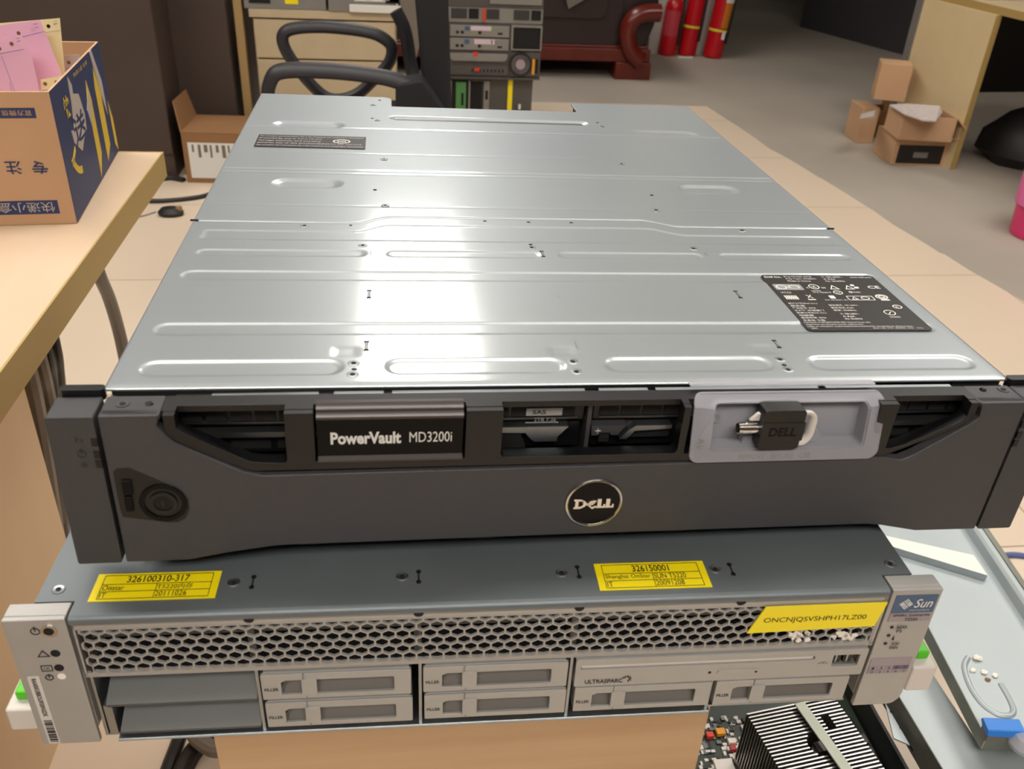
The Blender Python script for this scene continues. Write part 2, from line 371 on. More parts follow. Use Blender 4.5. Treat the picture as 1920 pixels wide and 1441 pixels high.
# ---- lid as a pressed sheet
def build_lid():
    hw = .2238; D = .583
    nx = 380; ny = 700
    xs = np.linspace(-hw, hw, nx); ys = np.linspace(0, D, ny)
    Xg, Yg = np.meshgrid(xs, ys)
    H = np.zeros_like(Xg)
    def sm(dist, w=.0015):
        t = np.clip(.5 - dist / (2 * w), 0, 1); return t * t * (3 - 2 * t)
    def caps(x0, x1, yc, r, dep, w=.0015):
        dep = dep * .8
        dx = np.maximum(np.maximum(x0 + r - Xg, Xg - (x1 - r)), 0); dist = np.hypot(dx, Yg - yc) - r
        return -dep * sm(dist, w)
    def cap_px(u0, u1, v, r, dep=.0009, w=.0016):
        a = dl(u0, v); b = dl(u1, v); return caps(a.x, b.x, (a.y + b.y) / 2, r, dep, w)
    for x0, x1 in ((-.2117, -.1185), (-.0965, -.0085), (.0135, .1005), (.123, .2135)): H = H + caps(x0, x1, .0185, .0068, .0010)
    for yc, x1 in ((.0595, .2135), (.128, .2140)): H = H + caps(-.214, x1, yc, .0062, .0008)
    for x0, x1 in ((-.2113, -.1105), (-.0965, .0005), (.0135, .1085), (.1215, .2115)): H = H + caps(x0, x1, .1625, .0046, .0007)
    # jogged seam and wide recess in front of it
    def jog(x):
        t = np.clip((x + .118) / .024, 0, 1) * np.clip((.110 - x) / .028, 0, 1); return t * t * (3 - 2 * t)
    sy = .2166 + .0125 * jog(Xg)
    H += .0003 * sm(Yg - sy, .0012) - .0008 * np.exp(-((Yg - sy) / .0013) ** 2)
    top = sy - .0165; bot = .1845
    dx = np.maximum(np.maximum(-.2117 - Xg, Xg - .2140), 0)
    H -= .00065 * sm(Yg - top) * sm(bot - Yg) * sm(dx - .001, .003)
    # rear sheet: creases, pressed pads
    for v, s, w in ((322, .0007, .0017), (328, .0005, .0016), (244, .0006, .0017), (388, .0002, .0016), (291, .0002, .0016)):
        yc = dl(800, v).y; H -= .7 * s * np.exp(-((Yg - yc) / w) ** 2) * (1 if v in (324, 244) else 1)
    yc = dl(900, 229).y
    H += cap_px(516, 636, 343, .0085, .0017, .004) + cap_px(1280, 1378, 355, .0085, .0017, .004)
    H += cap_px(516, 640, 233, .0085, .0017, .004) + cap_px(1190, 1302, 250, .0085, .0017, .004)
    yb = dl(900, 226).y; H += caps(-.093, .096, yb + .001, .006, .0022, .0035)
    for u, v in ((648, 660), (1052, 658), (1434, 655)):
        c = dl(u, v); dd = np.hypot(np.maximum(abs(Xg - c.x) - .0040, 0), np.maximum(abs(Yg - c.y) - .0028, 0)) - .0015; H -= .0003 * sm(dd, .0030)
    H += .00005 * np.sin(Xg * 37 + 1.3) * np.sin(Yg * 23)
    H *= np.clip(np.minimum.reduce([Xg + hw, hw - Xg, Yg * 1., D - Yg]) / .004, 0, 1)
    nxl, nxr, nyb = -.0925, .0945, .545
    V = np.stack([Xg, Yg, H + LZ], -1).reshape(-1, 3)
    idx = np.arange(nx * ny).reshape(ny, nx)
    Fq = np.stack([idx[:-1, :-1], idx[:-1, 1:], idx[1:, 1:], idx[1:, :-1]], -1)
    cx = (Xg[:-1, :-1] + Xg[1:, 1:]) / 2; cy = (Yg[:-1, :-1] + Yg[1:, 1:]) / 2
    r = .010  # cut-out with rounded outer corners
    inn = (cx > nxl) & (cx < nxr) & (cy > nyb)
    for sx, xc in ((1, nxl - r), (-1, nxr + r)):
        near = (((cx > xc) & (cx <= nxl)) if sx > 0 else ((cx < xc) & (cx >= nxr))) & (cy > D - r)
        inn |= near & (np.hypot(cx - xc, cy - (D - r)) > r)
    Fq = Fq[~inn].reshape(-1, 4)
    me = bpy.data.meshes.new('lid'); me.vertices.add(len(V)); me.vertices.foreach_set('co', V.ravel())
    me.loops.add(Fq.size); me.loops.foreach_set('vertex_index', Fq.ravel().astype(np.int32))
    me.polygons.add(len(Fq)); me.polygons.foreach_set('loop_start', np.arange(0, Fq.size, 4, dtype=np.int32))
    me.update(calc_edges=True); me.validate()
    me.polygons.foreach_set('use_smooth', [True] * len(Fq)); me.materials.append(M['lid']); me.update()
    bm = bmesh.new(); bm.from_mesh(me); bmesh.ops.delete(bm, geom=[v for v in bm.verts if not v.link_faces], context='VERTS'); bm.to_mesh(me); bm.free()
    o = bpy.data.objects.new('lid', me); COL.objects.link(o); o.parent = DA
    s = o.modifiers.new('sheet', 'SOLIDIFY'); s.thickness = .001; s.offset = -1
    o['label'] = 'pressed galvanised steel lid'
    return o
LID = build_lid()
b = MB(); b.box(-.2215, .2215, .003, .536, .0045, .0855); b.box(-.2215, -.095, .536, .575, .0045, .0855); b.box(.097, .2215, .536, .575, .0045, .0855)
b.build('chassis', 'steeldk', DA)
# rivets, screws and slots of the lid (small steel pieces / dark punched holes)
def rivet_proto():
    b = MB(); b.lathe([(.0030, 0), (.0029, .0005), (.0024, .0007), (.0014, .0006), (.0013, .0003)], 18, 0)
    b.prism(circ(0, 0, .0012, 12), .0005, .00066, mi=1); return b
rv = None
for u, v in ((663, 682), (661, 703), (1074, 679), (1081, 698), (1462, 675), (1477, 694), (680, 461), (997, 465), (1300, 467), (720, 299), (1165, 308), (722, 386), (1230, 395), (700, 197), (708, 226), (1128, 238), (571, 424), (1391, 433)):
    c = dl(u, v)
    if rv is None: rv = rivet_proto().build('rivet', ['steel', 'hole'], DA, smooth=True, loc=(c.x, c.y, LZ))
    else: cp(rv, DA, (c.x, c.y, LZ))
ph_ = None
for u, v in ((664, 693), (1078, 689), (1470, 685), (679, 455), (995, 459), (1294, 461), (658, 423), (745, 413), (828, 415), (909, 415), (991, 417), (1071, 418), (1150, 419), (1227, 421), (1313, 430), (703, 356), (1222, 366), (712, 188), (1120, 230), (698, 222)):
    c = dl(u, v)
    if ph_ is None: ph_ = MB().prism(circ(0, 0, .0014, 12, .0013), .0001, .0003).build('punched_hole', 'hole', DA, loc=(c.x, c.y, LZ))
    else: cp(ph_, DA, (c.x, c.y, LZ))
for u0, v0, u1, v1 in ((687, 642, 687, 656), (1077, 641, 1084, 656), (1451, 640, 1461, 651), (692, 546, 692, 558), (1043, 548, 1048, 559), (1380, 547, 1387, 558), (695, 468, 695, 478), (1014, 472, 1020, 481), (1320, 473, 1327, 482)):
    a = dl(u0, v0); c = dl(u1, v1); xm = (a.x + c.x) / 2; w = .0013; y0, y1 = c.y - .0014, a.y + .0014; g = .0016
    P = [(xm - w, y0), (xm + w, y0), (xm + w, y0 + g), (xm + w * .55, y0 + g * 1.3), (xm + w * .55, y1 - g * 1.3), (xm + w, y1 - g), (xm + w, y1), (xm - w, y1), (xm - w, y1 - g), (xm - w * .55, y1 - g * 1.3), (xm - w * .55, y0 + g * 1.3), (xm - w, y0 + g)]
    b = MB(); b.prism(P, LZ + .0001, LZ + .0003); b.prism([(xm - w * .3, y0 + g * 1.2), (xm + w * .3, y0 + g * 1.2), (xm + w * .3, y1 - g * 1.2), (xm - w * .3, y1 - g * 1.2)], LZ + .0003, LZ + .0005, mi=1)
    b.build('punched_slot', ['hole', 'steel'], DA)
for u, v in ((363, 413), (1556, 429)):
    c = dl(u, v); MB().box(c.x - .002, c.x + .003, c.y - .0008, c.y + .0008, LZ - .0002, LZ + .0006).build('seam_notch', 'hole', DA)
# printed labels of the lid
def lidlab(x0, y0, x1, y1, r, name):
    b = MB(); b.prism(rrect(x0, y0, x1, y1, r), LZ + .0002, LZ + .0006, mi=0); return b
zt = LZ + .0007
b = lidlab(.1370, .0548, .2125, .1318, .003, 'spec')
def T(b, t, x, y, w=None, h=None, mi=1, **k): b.text(t, (x, y, zt), X, Y, w, h, mi, **k)
x0, y1 = .1370, .1318
T(b, 'Dell Inc.', x0 + .0020, y1 - .0045, .011, .0025, bold=.02)
T(b, 'Reg Model: E03J', x0 + .0150, y1 - .0040, .018, .0020); T(b, 'Reg Type: E03J001', x0 + .0150, y1 - .0072, .020, .0020); T(b, 'Made in China', x0 + .0150, y1 - .0104, .015, .0020)
T(b, 'V: 100-240V~', x0 + .0400, y1 - .0040, .014, .0020); T(b, 'A: 8.6A', x0 + .0400, y1 - .0072, .008, .0020); T(b, 'Hz: 50/60Hz', x0 + .0400, y1 - .0104, .013, .0020)
T(b, 'www.dell.com', x0 + .0590, y1 - .0042, .0145, .0020)
def ring(b, cx, cy, rx, ry, t=.0006, mi=1): b.prism([circ(cx, cy, rx, 20, ry), circ(cx, cy, rx - t, 20, ry - t)], zt, zt + .0001, mi=mi)
def tri(b, cx, cy, s, mi=1):
    b.prism([[(cx - s, cy - s * .9), (cx + s, cy - s * .9), (cx, cy + s)], [(cx - s * .62, cy - s * .66), (cx + s * .62, cy - s * .66), (cx, cy + s * .55)]], zt, zt + .0001, mi=mi)
b.prism(rrect(x0 + .0025, y1 - .0230, x0 + .0205, y1 - .0145, .001), zt, zt + .0001, mi=2)
ring(b, x0 + .007, y1 - .0187, .0036, .0034, .001); ring(b, x0 + .0152, y1 - .0187, .004, .003, .0012)
T(b, 'VCCI', x0 + .0035, y1 - .0278, .0065, .0024)
ring(b, x0 + .0285, y1 - .0180, .0034, .0036); T(b, 'UL', x0 + .0270, y1 - .0195, .003, .003, bold=.02); T(b, 'c', x0 + .0232, y1 - .0205, .0012, .002); T(b, 'us', x0 + .0328, y1 - .0205, .0028, .002)
T(b, 'LISTED', x0 + .0245, y1 - .0250, .006, .0016); T(b, 'I.T.E. E204018', x0 + .0245, y1 - .0272, .0115, .0016)
tri(b, x0 + .0410, y1 - .0188, .0032); tri(b, x0 + .0510, y1 - .0188, .0032)
b.prism(rrect(x0 + .0535, y1 - .0170, x0 + .0560, y1 - .0145, .0008), zt, zt + .0001, mi=1); b.prism(rrect(x0 + .0545, y1 - .0205, x0 + .0575, y1 - .0180, .0008), zt, zt + .0001, mi=1)
T(b, 'CE', x0 + .0640, y1 - .0205, .0078, .0042, bold=.015)
ring(b, x0 + .0405, y1 - .0265, .0030, .0028); T(b, 'N', x0 + .0395, y1 - .0277, .002, .0024); ring(b, x0 + .0490, y1 - .0258, .0012, .0012, .0006); T(b, 'N381', x0 + .0508, y1 - .0268, .0045, .0019)
for i in range(6): b.box(x0 + .0035 + i * .0014, x0 + .0044 + i * .0014, y1 - .0365, y1 - .0310, zt, zt + .0001, 1)
b.box(x0 + .0035, x0 + .0118, y1 - .0340, y1 - .0334, zt, zt + .0001, 1)
T(b, 'X', x0 + .0175, y1 - .0345, .004, .0045); b.box(x0 + .017, x0 + .0218, y1 - .0372, y1 - .0362, zt, zt + .0001, 1)
b.prism(rrect(x0 + .0320, y1 - .0352, x0 + .0355, y1 - .0310, .0005), zt, zt + .0001, mi=1); T(b, 'E2K-E03J001 (A)', x0 + .0275, y1 - .0380, .0145, .0016)
b.prism([rrect(x0 + .0430, y1 - .0375, x0 + .0600, y1 - .0315, .0008), rrect(x0 + .0435, y1 - .0370, x0 + .0595, y1 - .0320, .0006)], zt, zt + .0001, mi=1)
tri(b, x0 + .0475, y1 - .0345, .0022); ring(b, x0 + .0545, y1 - .0345, .0028, .0022)
ring(b, x0 + .0660, y1 - .0325, .0040, .0032, .001); ring(b, x0 + .0660, y1 - .0325, .0022, .0018, .0008); b.box(x0 + .0635, x0 + .0690, y1 - .0378, y1 - .0360, zt, zt + .0001, 1)
ring(b, x0 + .0690, y1 - .0465, .0030, .0026, .0007); T(b, 'R', x0 + .0680, y1 - .0477, .0018, .0022)
ring(b, x0 + .0600, y1 - .0545, .0036, .0034, .0006); T(b, '/', x0 + .0585, y1 - .0562, .003, .0028); T(b, 'D33005', x0 + .0575, y1 - .0610, .0062, .0018)
LN = ['\u6234\u5c14\u516c\u53f8(Dell Inc.)', '\u670d\u52a1\u5668', '\u4ea7\u54c1\u578b\u53f7: E03J', '\u751f\u4ea7\u5382:\u4e2d\u56fd\u53a6\u95e8', '\u6234\u723e\u516c\u53f8(Dell Inc.)', '\u4f3a\u670d\u5668', '\u7522\u54c1\u578b\u865f: E03J', '\u751f\u7522\u5730: \u4e2d\u570b']
LW = [.018, .009, .014, .018, .018, .009, .015, .013]
for i, (t, w) in enumerate(zip(LN, LW)): T(b, t, x0 + .0022 + .0000 * i, y1 - .0430 - i * .0032, w, .0022)
for i, (t, w) in enumerate((('\u989d\u5b9a\u7535\u538b: 100-240V~', .019), ('\u989d\u5b9a\u7535\u6d41: 8.6A', .014), ('\u9891\u7387: 50/60Hz', .014))): T(b, t, x0 + .0265, y1 - .0455 - i * .0034, w, .0022)
for i, (t, w) in enumerate((('V: 100-240V~', .0115), ('A: 8.6A', .0075), ('Hz: 50/60Hz', .0105))): T(b, t, x0 + .0285, y1 - .0570 - i * .0032, w, .0020)
T(b, 'Canadian ICES-003/NMB-003 Class/Classe (A)', x0 + .0015, y1 - .0680, .0400, .0018)
T(b, 'Apparatet m\u00e5 tilkoples jordet stikkontakt.', x0 + .0015, y1 - .0705, .0350, .0018)
T(b, 'Laite on liitett\u00e4v\u00e4 suojamaadoituskoskettimilla varustettuun pistorasiaan.', x0 + .0015, y1 - .0730, .0640, .0018)
T(b, 'DPC', x0 + .0030, y1 - .0752, .0035, .0016); T(b, 'Dell LBL P/N  0D80K A02   XCJ', x0 + .0400, y1 - .0752, .0300, .0016)
o = b.build('regulatory_label', ['labelblk', 'white', 'greyprint'], DA, flip=False); o['label'] = 'black regulatory label with white print'
b = lidlab(-.2072, .3915, -.1155, .4285, .0005, 'patent')
for i in range(5):
    yy = .4285 - .0065 - i * .0068
    if i in (1, 2, 3): T(b, ['', 'Protected by one or more US and', 'foreign patents and pending', 'patents; use of this product is', ''][i], -.2055, yy, .052, .0034)
    else: T(b, 'See product documentation for a list of patent and trademark information', -.2055, yy, .088, .0030)
T(b, 'subject to terms', -.157, .4285 - .0065 - 3 * .0068, .038, .0032)
ring(b, -.1360, .4120, .0075, .0060, .0012); T(b, '$GS', -.1400, .4095, .008, .005, bold=.02)
o = b.build('patent_label', ['labelblk', 'white'], DA, flip=False); o['label'] = 'small black printed label near the rear edge'
# light scratches
for u0, v0, u1, v1, w in ((525, 629, 515, 668, .0002), (506, 712, 504, 722, .0002), (520, 712, 518, 722, .0002), (553, 714, 545, 722, .0002), (462, 528, 495, 526, .00035), (500, 527, 530, 530, .0003), (432, 713, 430, 722, .0002), (1090, 560, 1230, 596, .00016), (400, 575, 372, 600, .00016)):
    a = dl(u0, v0); c = dl(u1, v1); t = (c - a).normalized(); n = Vector((-t.y, t.x, 0)) * w
    MB().prism([((a + n).x, (a + n).y), ((c + n * .3).x, (c + n * .3).y), ((c - n * .3).x, (c - n * .3).y), ((a - n).x, (a - n).y)], LZ + .0002, None).build('scratch', 'chrome', DA, flip=False)
# front flange pieces between lid and bezel
b = MB()
for x0, x1 in ((-.176, -.128), (-.121, -.098), (-.094, -.0015), (.0055, .030), (.034, .118), (.122, .19)): b.box(x0, x1, -.0062, -.0012, .0835, .0855)
b.build('front_flange', 'steel', DA)

# ---- bezel (own frame, child of the array)
BZ = MB(); Bl = DELL.inverted() @ BEZ
def bz(): return MB(Bl)
bot = [(-.2198, 0), (-.1915, 0), (-.1724, .0037), (-.152, .0066), (-.1447, .0070), (-.0138, .0073), (.155, .0070), (.1640, .0058), (.1850, .0012), (.2203, .0008)]
Lc = [(-.1945, .0821)] + [(bf(u, v).x, bf(u, v).z) for u, v in ((304, 797), (311, 817), (326, 830), (456, 885), (493, 892))]
Lc[1] = (-.1960, .0765)
Rc = [(.1500, .0505), (bf(1690, 862).x, bf(1690, 862).z), (bf(1713, 853).x, bf(1713, 853).z), (bf(1820, 795).x, bf(1820, 795).z), (.1965, .0735), (.1960, .0780), (.1945, .0821)]
Lc = [(p[0], p[1]) for p in Lc]
shell = bot + [(.2203, .0821)] + list(reversed(Rc)) + list(reversed(Lc)) + [(-.2198, .0821)]
b = bz(); b.prism(shell, 0, .006, 'y')
# top tabs and lower return
b.prism([(-.2198, .001), (-.1945, .001), (-.1945, .0172), (-.2198, .0172)], .0791, .0821); b.prism([(.1945, .001), (.2203, .001), (.2203, .0172), (.1945, .0172)], .0791, .0821)
b.box(-.2198, -.2180, .005, .022, 0.001, .0800); b.box(.2185, .2203, .005, .022, 0.001, .0800)
bezel = b.build('bezel', 'bez', DA, bevel=.0022, seg=3); bezel['label'] = 'grey front bezel shell'
b = bz(); b.box(-.2195, .2200, .0062, .022, .0065, .0090); b.box(-.2195, -.150, .007, .022, .0018, .004)
for u in (586, 905, 1268):
    x = bf(u, 1030).x; b.prism([(x - .010, .008), (x + .010, .008), (x + .007, .0002), (x - .007, .0002)], .008, .020, 'y')
b.build('bezel_foot_rail', 'bezend', DA, bevel=.0006)
# black upper part: comb-shaped front and top, open windows
yb = .0012
wins = [(-.1890, -.1422), (-.0440, .0425), (.0455, .1425), (.1520, .1905)]
inner = [(-.1600, .0512), (.1520, .0512)]
P = [(-.1935, .0700), (-.1875, .0655), (-.1580, .0507), (.1520, .0507), (.1900, .0680), (.1945, .0735), (.1945, .0815)]
top = [(.1905, .0815), (.1905, .0735), (.1885, .0708), (.1610, .0570), (.1550, .0552), (.1520, .0552), (.1520, .0815),
       (.1425, .0815), (.1425, .0550), (.0460, .0550), (.0460, .0815), (.0425, .0815), (.0425, .0570), (.0410, .0552), (-.0425, .0552), (-.0440, .0570), (-.0440, .0815),
       (-.0610, .0815), (-.0610, .0552), (-.1295, .0552), (-.1295, .0815), (-.1422, .0815), (-.1422, .0560), (-.1435, .0548), (-.1535, .0552), (-.1590, .0562), (-.1845, .0712), (-.1885, .0745), (-.1885, .0815), (-.1935, .0815)]
b = bz(); b.prism(P + top, yb, .0085, 'y')
comb = [(-.1945, .0172), (.1945, .0172), (.1945, .0045)]
for x0, x1 in reversed([(-.1885, -.1422), (-.1295, -.0610), (-.0440, .0425), (.0460, .1425), (.1520, .1905)]):
    comb += [(x1, .0045), (x1, .0085), (x0, .0085), (x0, .0045)]
comb += [(-.1945, .0045)]
b.prism(comb, .0785, .0818, 'z')
b.build('upper_frame', 'bezblk', DA, bevel=.0012, seg=3)
# nameplate
b = bz(); x0, x1 = -.1283, -.0622
b.box(x0, x1, .0022, .009, .0558, .0775, 1)
prof = [(.0085, .0838), (.0060, .0842), (.0040, .0832), (.0032, .0818), (.0034, .0808), (.0022, .0800), (.0014, .0790), (.0014, .0778), (.0022, .0768), (.009, .0768)]
b.prism(prof, x0, x1, 'x', 0)
b.prism([(.0022, .0575), (.0004, .0562), (.0004, .0552), (.009, .0552), (.009, .0575)], x0, x1, 'x', 0)
def BT(b, t, u0, v0, u1, v1, y, mi, **k):
    a = bf(u0, v0, y); c = bf(u1, v1, y); b.text(t, (a.x, y, (a.z)), X, Z, c.x - a.x, c.z - a.z, mi, **k)
a = bf(614, 825, .0020)
b.text('PowerVault', (-.1224, .0018, .0640), X, Z, .0318, .0066, 2, bold=.035)
b.text('MD3200i', (-.0868, .0018, .0645), X, Z, .0195, .0056, 2)
b.build('nameplate', ['roll', 'gloss', 'white'], DA, bevel=.0004, seg=2, flip=True)
# bay interior behind the windows
b = bz(); b.box(-.2180, .2180, .0245, .0255, .0050, .0800); b.build('bay_wall', 'hole', DA)
b = bz(); b.box(-.192, .192, .0175, .0243, .0775, .0785); b.build('bay_lintel', 'dark', DA)
for i, (xa, xb) in enumerate(((-.2150, -.1095), (-.1065, -.0015), (.0015, .1065), (.1095, .2150))):
    b = bz(); w = xb - xa
    b.box(xa + .001, xb - .001, .0160, .0242, .0665, .0770, 0)
    for k in range(9):
        xx = xa + .004 + k * (w - .008) / 9
        b.box(xx, xx + (w - .008) / 9 - .0015, .0152, .0161, .0690, .0762, 3)
    b.box(xa + .004, xb - .004, .0150, .0162, .0678, .0683, 1)
    b.box(xa + .002, xb - .002, .0180, .0242, .0500, .0640, 0)
    # lever: pale trapezoid handle
    if i in (1,):
        b.prism([(-.0560, .0645), (-.0100, .0645), (-.0150, .0585), (-.0150, .0560), (-.0260, .0560), (-.0275, .0570), (-.0310, .0612), (-.0560, .0618)], .0125, .0180, 'y', 2)
        b.prism([(-.0480, .0600), (-.0330, .0600), (-.0300, .0520), (-.0480, .0520)], .0135, .0180, 'y', 3)
        b.box(-.0310, -.0135, .0140, .0148, .0700, .0742, 4); b.text('SAS', (-.0280, .0138, .0710), X, Z, .0065, .0022, 3, bold=.02); b.text('2TB 7.2k', (-.0270, .0138, .0668), X, Z, .0110, .0022, 4)
        b.box(-.0310, -.0150, .0140, .0146, .0658, .0661, 4)
    elif i == 2:
        b.prism([(.0015, .0645), (.0190, .0645), (.0150, .0590), (.0120, .0590), (.0110, .0605), (.0060, .0605), (.0050, .0590), (.0020, .0590)], .0125, .0180, 'y', 5)
        b.box(.0062, .0112, .0135, .018, .0545, .0592, 3); b.box(.0068, .0106, .013, .0136, .0570, .0573, 1)
        b.prism([(.0420, .0642), (.0240, .0642), (.0205, .0618), (.0165, .0565), (.0200, .0565), (.0235, .0612), (.0420, .0622)], .0125, .0180, 'y', 2)
        b.prism([(.0420, .0605), (.0250, .0605), (.0215, .0560), (.0420, .0560)], .0150, .0180, 'y', 3)
        b.box(.0035, .0062, .0120, .0124, .0617, .0619, 6); b.box(.0047, .0049, .0120, .0124, .0603, .0632, 6)
    else:
        b.box(xa + .002, xb - .002, .0130, .0180, .0612, .0640, 1)
        for k in range(5): b.box(xa + .004 + k * .021, xa + .022 + k * .021, .0175, .0181, .0520, .0600, 3)
    o = b.build('drive_carrier', ['dark', 'steeldk', 'steel', 'hole', 'greyprint', 'bezend', 'white'], DA)
    if i == 1: o['label'] = 'drive carrier with pale lever and small grey label'
b = bz(); b.box(-.0012, .0008, .0125, .0200, .0500, .0775); b.build('divider', 'bezend', DA)
# badge
c = bf(1113, 941); b = bz(); T4 = Matrix.Translation((c.x, 0, c.z)) @ Matrix.Rotation(R(90), 4, 'X')
b.lathe([(.0143, -.0004), (.0146, .0004), (.0143, .0012), (.0136, .0014), (.0130, .0010), (.0129, .0004)], 48, 0, T4)
b.prism(circ(c.x, c.z, .0131, 48), -.0008, -.0004, 'y', 1)
def poly(pts, ox, oz, s, y0, y1, mi): b.prism([(ox + p[0] * s, oz + p[1] * s) for p in pts], y0, y1, 'y', mi)
s = .0010
y0, y1 = -.0014, -.0008
ox = c.x; oz = c.z
# letters D E L L
D_o = [(-10.3, -2.9), (-6.8, -2.9), (-4.6, -1.6), (-3.4, .1), (-4.6, 1.8), (-6.8, 3.0), (-10.3, 3.0), (-10.3, 1.9), (-9.6, 1.9), (-9.6, -1.8), (-10.3, -1.8)]
D_i = [(-7.9, -1.6), (-6.9, -1.5), (-5.9, -.8), (-5.5, .1), (-5.9, .9), (-6.9, 1.7), (-7.9, 1.7)]
b.prism([[(ox + p[0] * s, oz + p[1] * s) for p in D_o], [(ox + p[0] * s, oz + p[1] * s) for p in D_i]], y0, y1, 'y', 0)
for dx, dz in ((0, 0), (1.3, 1.0), (2.6, 2.0)): poly([(-4.2 + dx * .55, .1 + dz * .9 - .6), (-.9 + dx * .55, 2.0 + dz * .9 - 1.6), (.1 + dx * .55, 1.4 + dz * .9 - 1.7), (-2.9 + dx * .55, -.7 + dz * .9 - .7)], ox, oz, s, y0, y1, 0)
poly([(-3.9, -.3), (-3.3, .3), (-.9, -2.0), (1.1, -1.1), (1.2, -2.0), (-.7, -3.3)], ox, oz, s, y0, y1, 0)
for k in (1.7, 6.4): poly([(k, 3.0), (k + 2.2, 3.0), (k + 2.2, -1.7), (k + 3.4, -1.7), (k + 3.4, -.5), (k + 4.4, -.5), (k + 4.4, -2.9), (k - .6, -2.9), (k - .6, -1.8), (k, -1.8)], ox, oz, s * .93, y0, y1, 0)
o = b.build('badge', ['chrome', 'gloss'], DA, bevel=.00015, smooth=True); o['label'] = 'round black badge with chrome ring and letters'
# lock
b = bz(); P = [(bf(60 + u / 3.792, 700 + v / 3.792).x, bf(60 + u / 3.792, 700 + v / 3.792).z) for u, v in ((577, 700), (600, 675), (690, 668), (800, 715), (950, 780), (1040, 825), (1105, 890), (1122, 960), (1095, 1025), (1040, 1055), (960, 1055), (650, 1018), (625, 960))]
b.prism(P, -.0003, .001, 'y'); c = bf(307, 941)
b.prism([circ(c.x, c.z, .0105, 32), circ(c.x, c.z, .0082, 32)], -.0010, -.0003, 'y', 1)
b.build('lock_surround', ['dark', 'gloss'], DA, bevel=.0004)
b = bz(); b.prism([circ(c.x, c.z, .0062, 24), circ(c.x, c.z, .0042, 24)], -.0013, -.0003, 'y'); b.prism(circ(c.x, c.z, .0041, 24), -.0008, -.0003, 'y', 1)
b.box(c.x - .0008, c.x + .0008, -.0012, -.0007, c.z - .002, c.z + .002, 0)
b.build('lock_cylinder', ['dark', 'hole'], DA, bevel=.0003)
b = bz(); q = bf(242, 925); b.box(q.x - .0022, q.x + .0012, -.0016, .001, q.z - .009, q.z - .001); b.box(q.x - .0022, q.x + .0022, -.0012, .001, q.z, q.z + .008)
b.build('lock_slider', 'gloss', DA, bevel=.0004)
# end caps (ears)
for sgn, nm in ((-1, 'L'), (1, 'R')):
    b = bz()
    if sgn < 0: b.prism(rrect(-.2412, .0002, -.2215, .0818, .0012), .0, .017, 'y')
    else: b.prism(rrect(.2215, .0010, .2412, .0818, .0012), .0, .017, 'y')
    o = b.build('end_cap', 'bezend', DA, bevel=.0018, seg=3)
    b = bz()
    for k, zz in enumerate((.0690, .0625, .0575)): b.box(sgn * .2228 - .0013, sgn * .2228 + .0013, -.0003, .001, zz - .0020, zz + .0020, 0)
    x = sgn * .2290
    b.prism([circ(x, .0630, .0020, 16), circ(x, .0630, .0015, 16)], -.0002, .0001, 'y', 1); b.box(x - .0003, x + .0003, -.0002, .0001, .0630, .0656, 1)
    b.text('*', (x - .0015, -.0002, .0555), X, Z, .003, .003, 1); b.text('h', (x - .0015, -.0002, .0690), X, Z, .003, .003, 1)
    b.build('indicator_marks', ['dark', 'darkprint'], DA)
    b = bz(); b.prism(rrect(sgn * .2305 - .0095, .0175, sgn * .2305 + .0095, .0225, .002), .0795, .0850, 'z'); b.build('latch_pad', 'dark', DA, bevel=.0008)
scr = None
for u, v, r in ((230, 757, .0030), (280, 757, .0017), (1881, 730, .0030), (1843, 731, .0017)):
    p = bt(u, v); b = bz(); b.lathe([(r, 0), (r, .0004), (r * .8, .0005), (r * .5, .0002)], 20, 0, Matrix.Translation((p.x, p.y, .0821))); b.prism(circ(p.x, p.y, r * .45, 12), .0822, .0825, mi=1)
    b.build('screw', ['bezend' if r > .002 else 'gloss', 'hole'], DA, smooth=True)

# ================================================================== plastic tray + usb key on the bezel
TR = empty('plastic_tray', BEZ, label='frosted clear plastic tray stuck into the bezel, holding the usb key', cat='tray')
tx0, tx1 = .0480, .1432
def warp_(b):
    for v in b.v:
        if v.z > .0760 and v.y < .0125: v.y += min(v.z - .0760, .0083) * 1.2
b = MB(); out = rrect(tx0, .0512, tx1 + .003, .0850, .005, 6); inn_ = rrect(tx0 + .0095, .0575, tx1 - .0055, .0815, .003, 5)
b.prism([out, inn_], -.0016, -.0004, 'y')
# top roll-over
b.prism(rrect(tx0 + .001, .0080, tx1 + .002, .0165, .0015, 5), .0842, .0850, 'z')
warp_(b); b.build('rim', 'tray', TR, bevel=.0005)
b = MB(); b.prism([inn_, rrect(tx0 + .0103, .0583, tx1 - .0063, .0807, .0026, 5)], -.0004, .0085, 'y'); b.prism(inn_, .0085, .0092, 'y')
b.box(.0760, .0850, .0040, .0084, .0584, .0630); b.prism(rrect(.1050, .0584, .1170, .0640, .002), .0045, .0084, 'y')
warp_(b); b.build('well', 'tray', TR, bevel=.0005)
b = MB()
b.text('1O', (.0590, .0080, .0682), X, Z, .0055, .0060, 0); b.text('REMOVE   BEFORE   USE', (.0735, -.0017, .0528), X, Z, .0370, .0030, 0)
b.prism([circ(.0525, .0640, .0018, 3), circ(.0525, .0640, .0011, 3)], -.0018, -.0016, 'y'); b.text('PET', (.0508, -.0017, .0595), X, Z, .0036, .0018, 0)
b.build('embossed_lettering', 'greyprint', TR)
UK = empty('usb_key', BEZ @ Matrix.Translation((-.0042, 0, .0005)), label='black usb key with metal plug and loop, lying in the clear plastic tray', cat='usb key')
yk = .0030
b = MB(); b.prism(rrect(.0850, .0590, .1060, .0812, .0018), -.0035, .0065, 'y'); b.box(.0850, .1068, -.0038, -.0034, .0640, .0745)
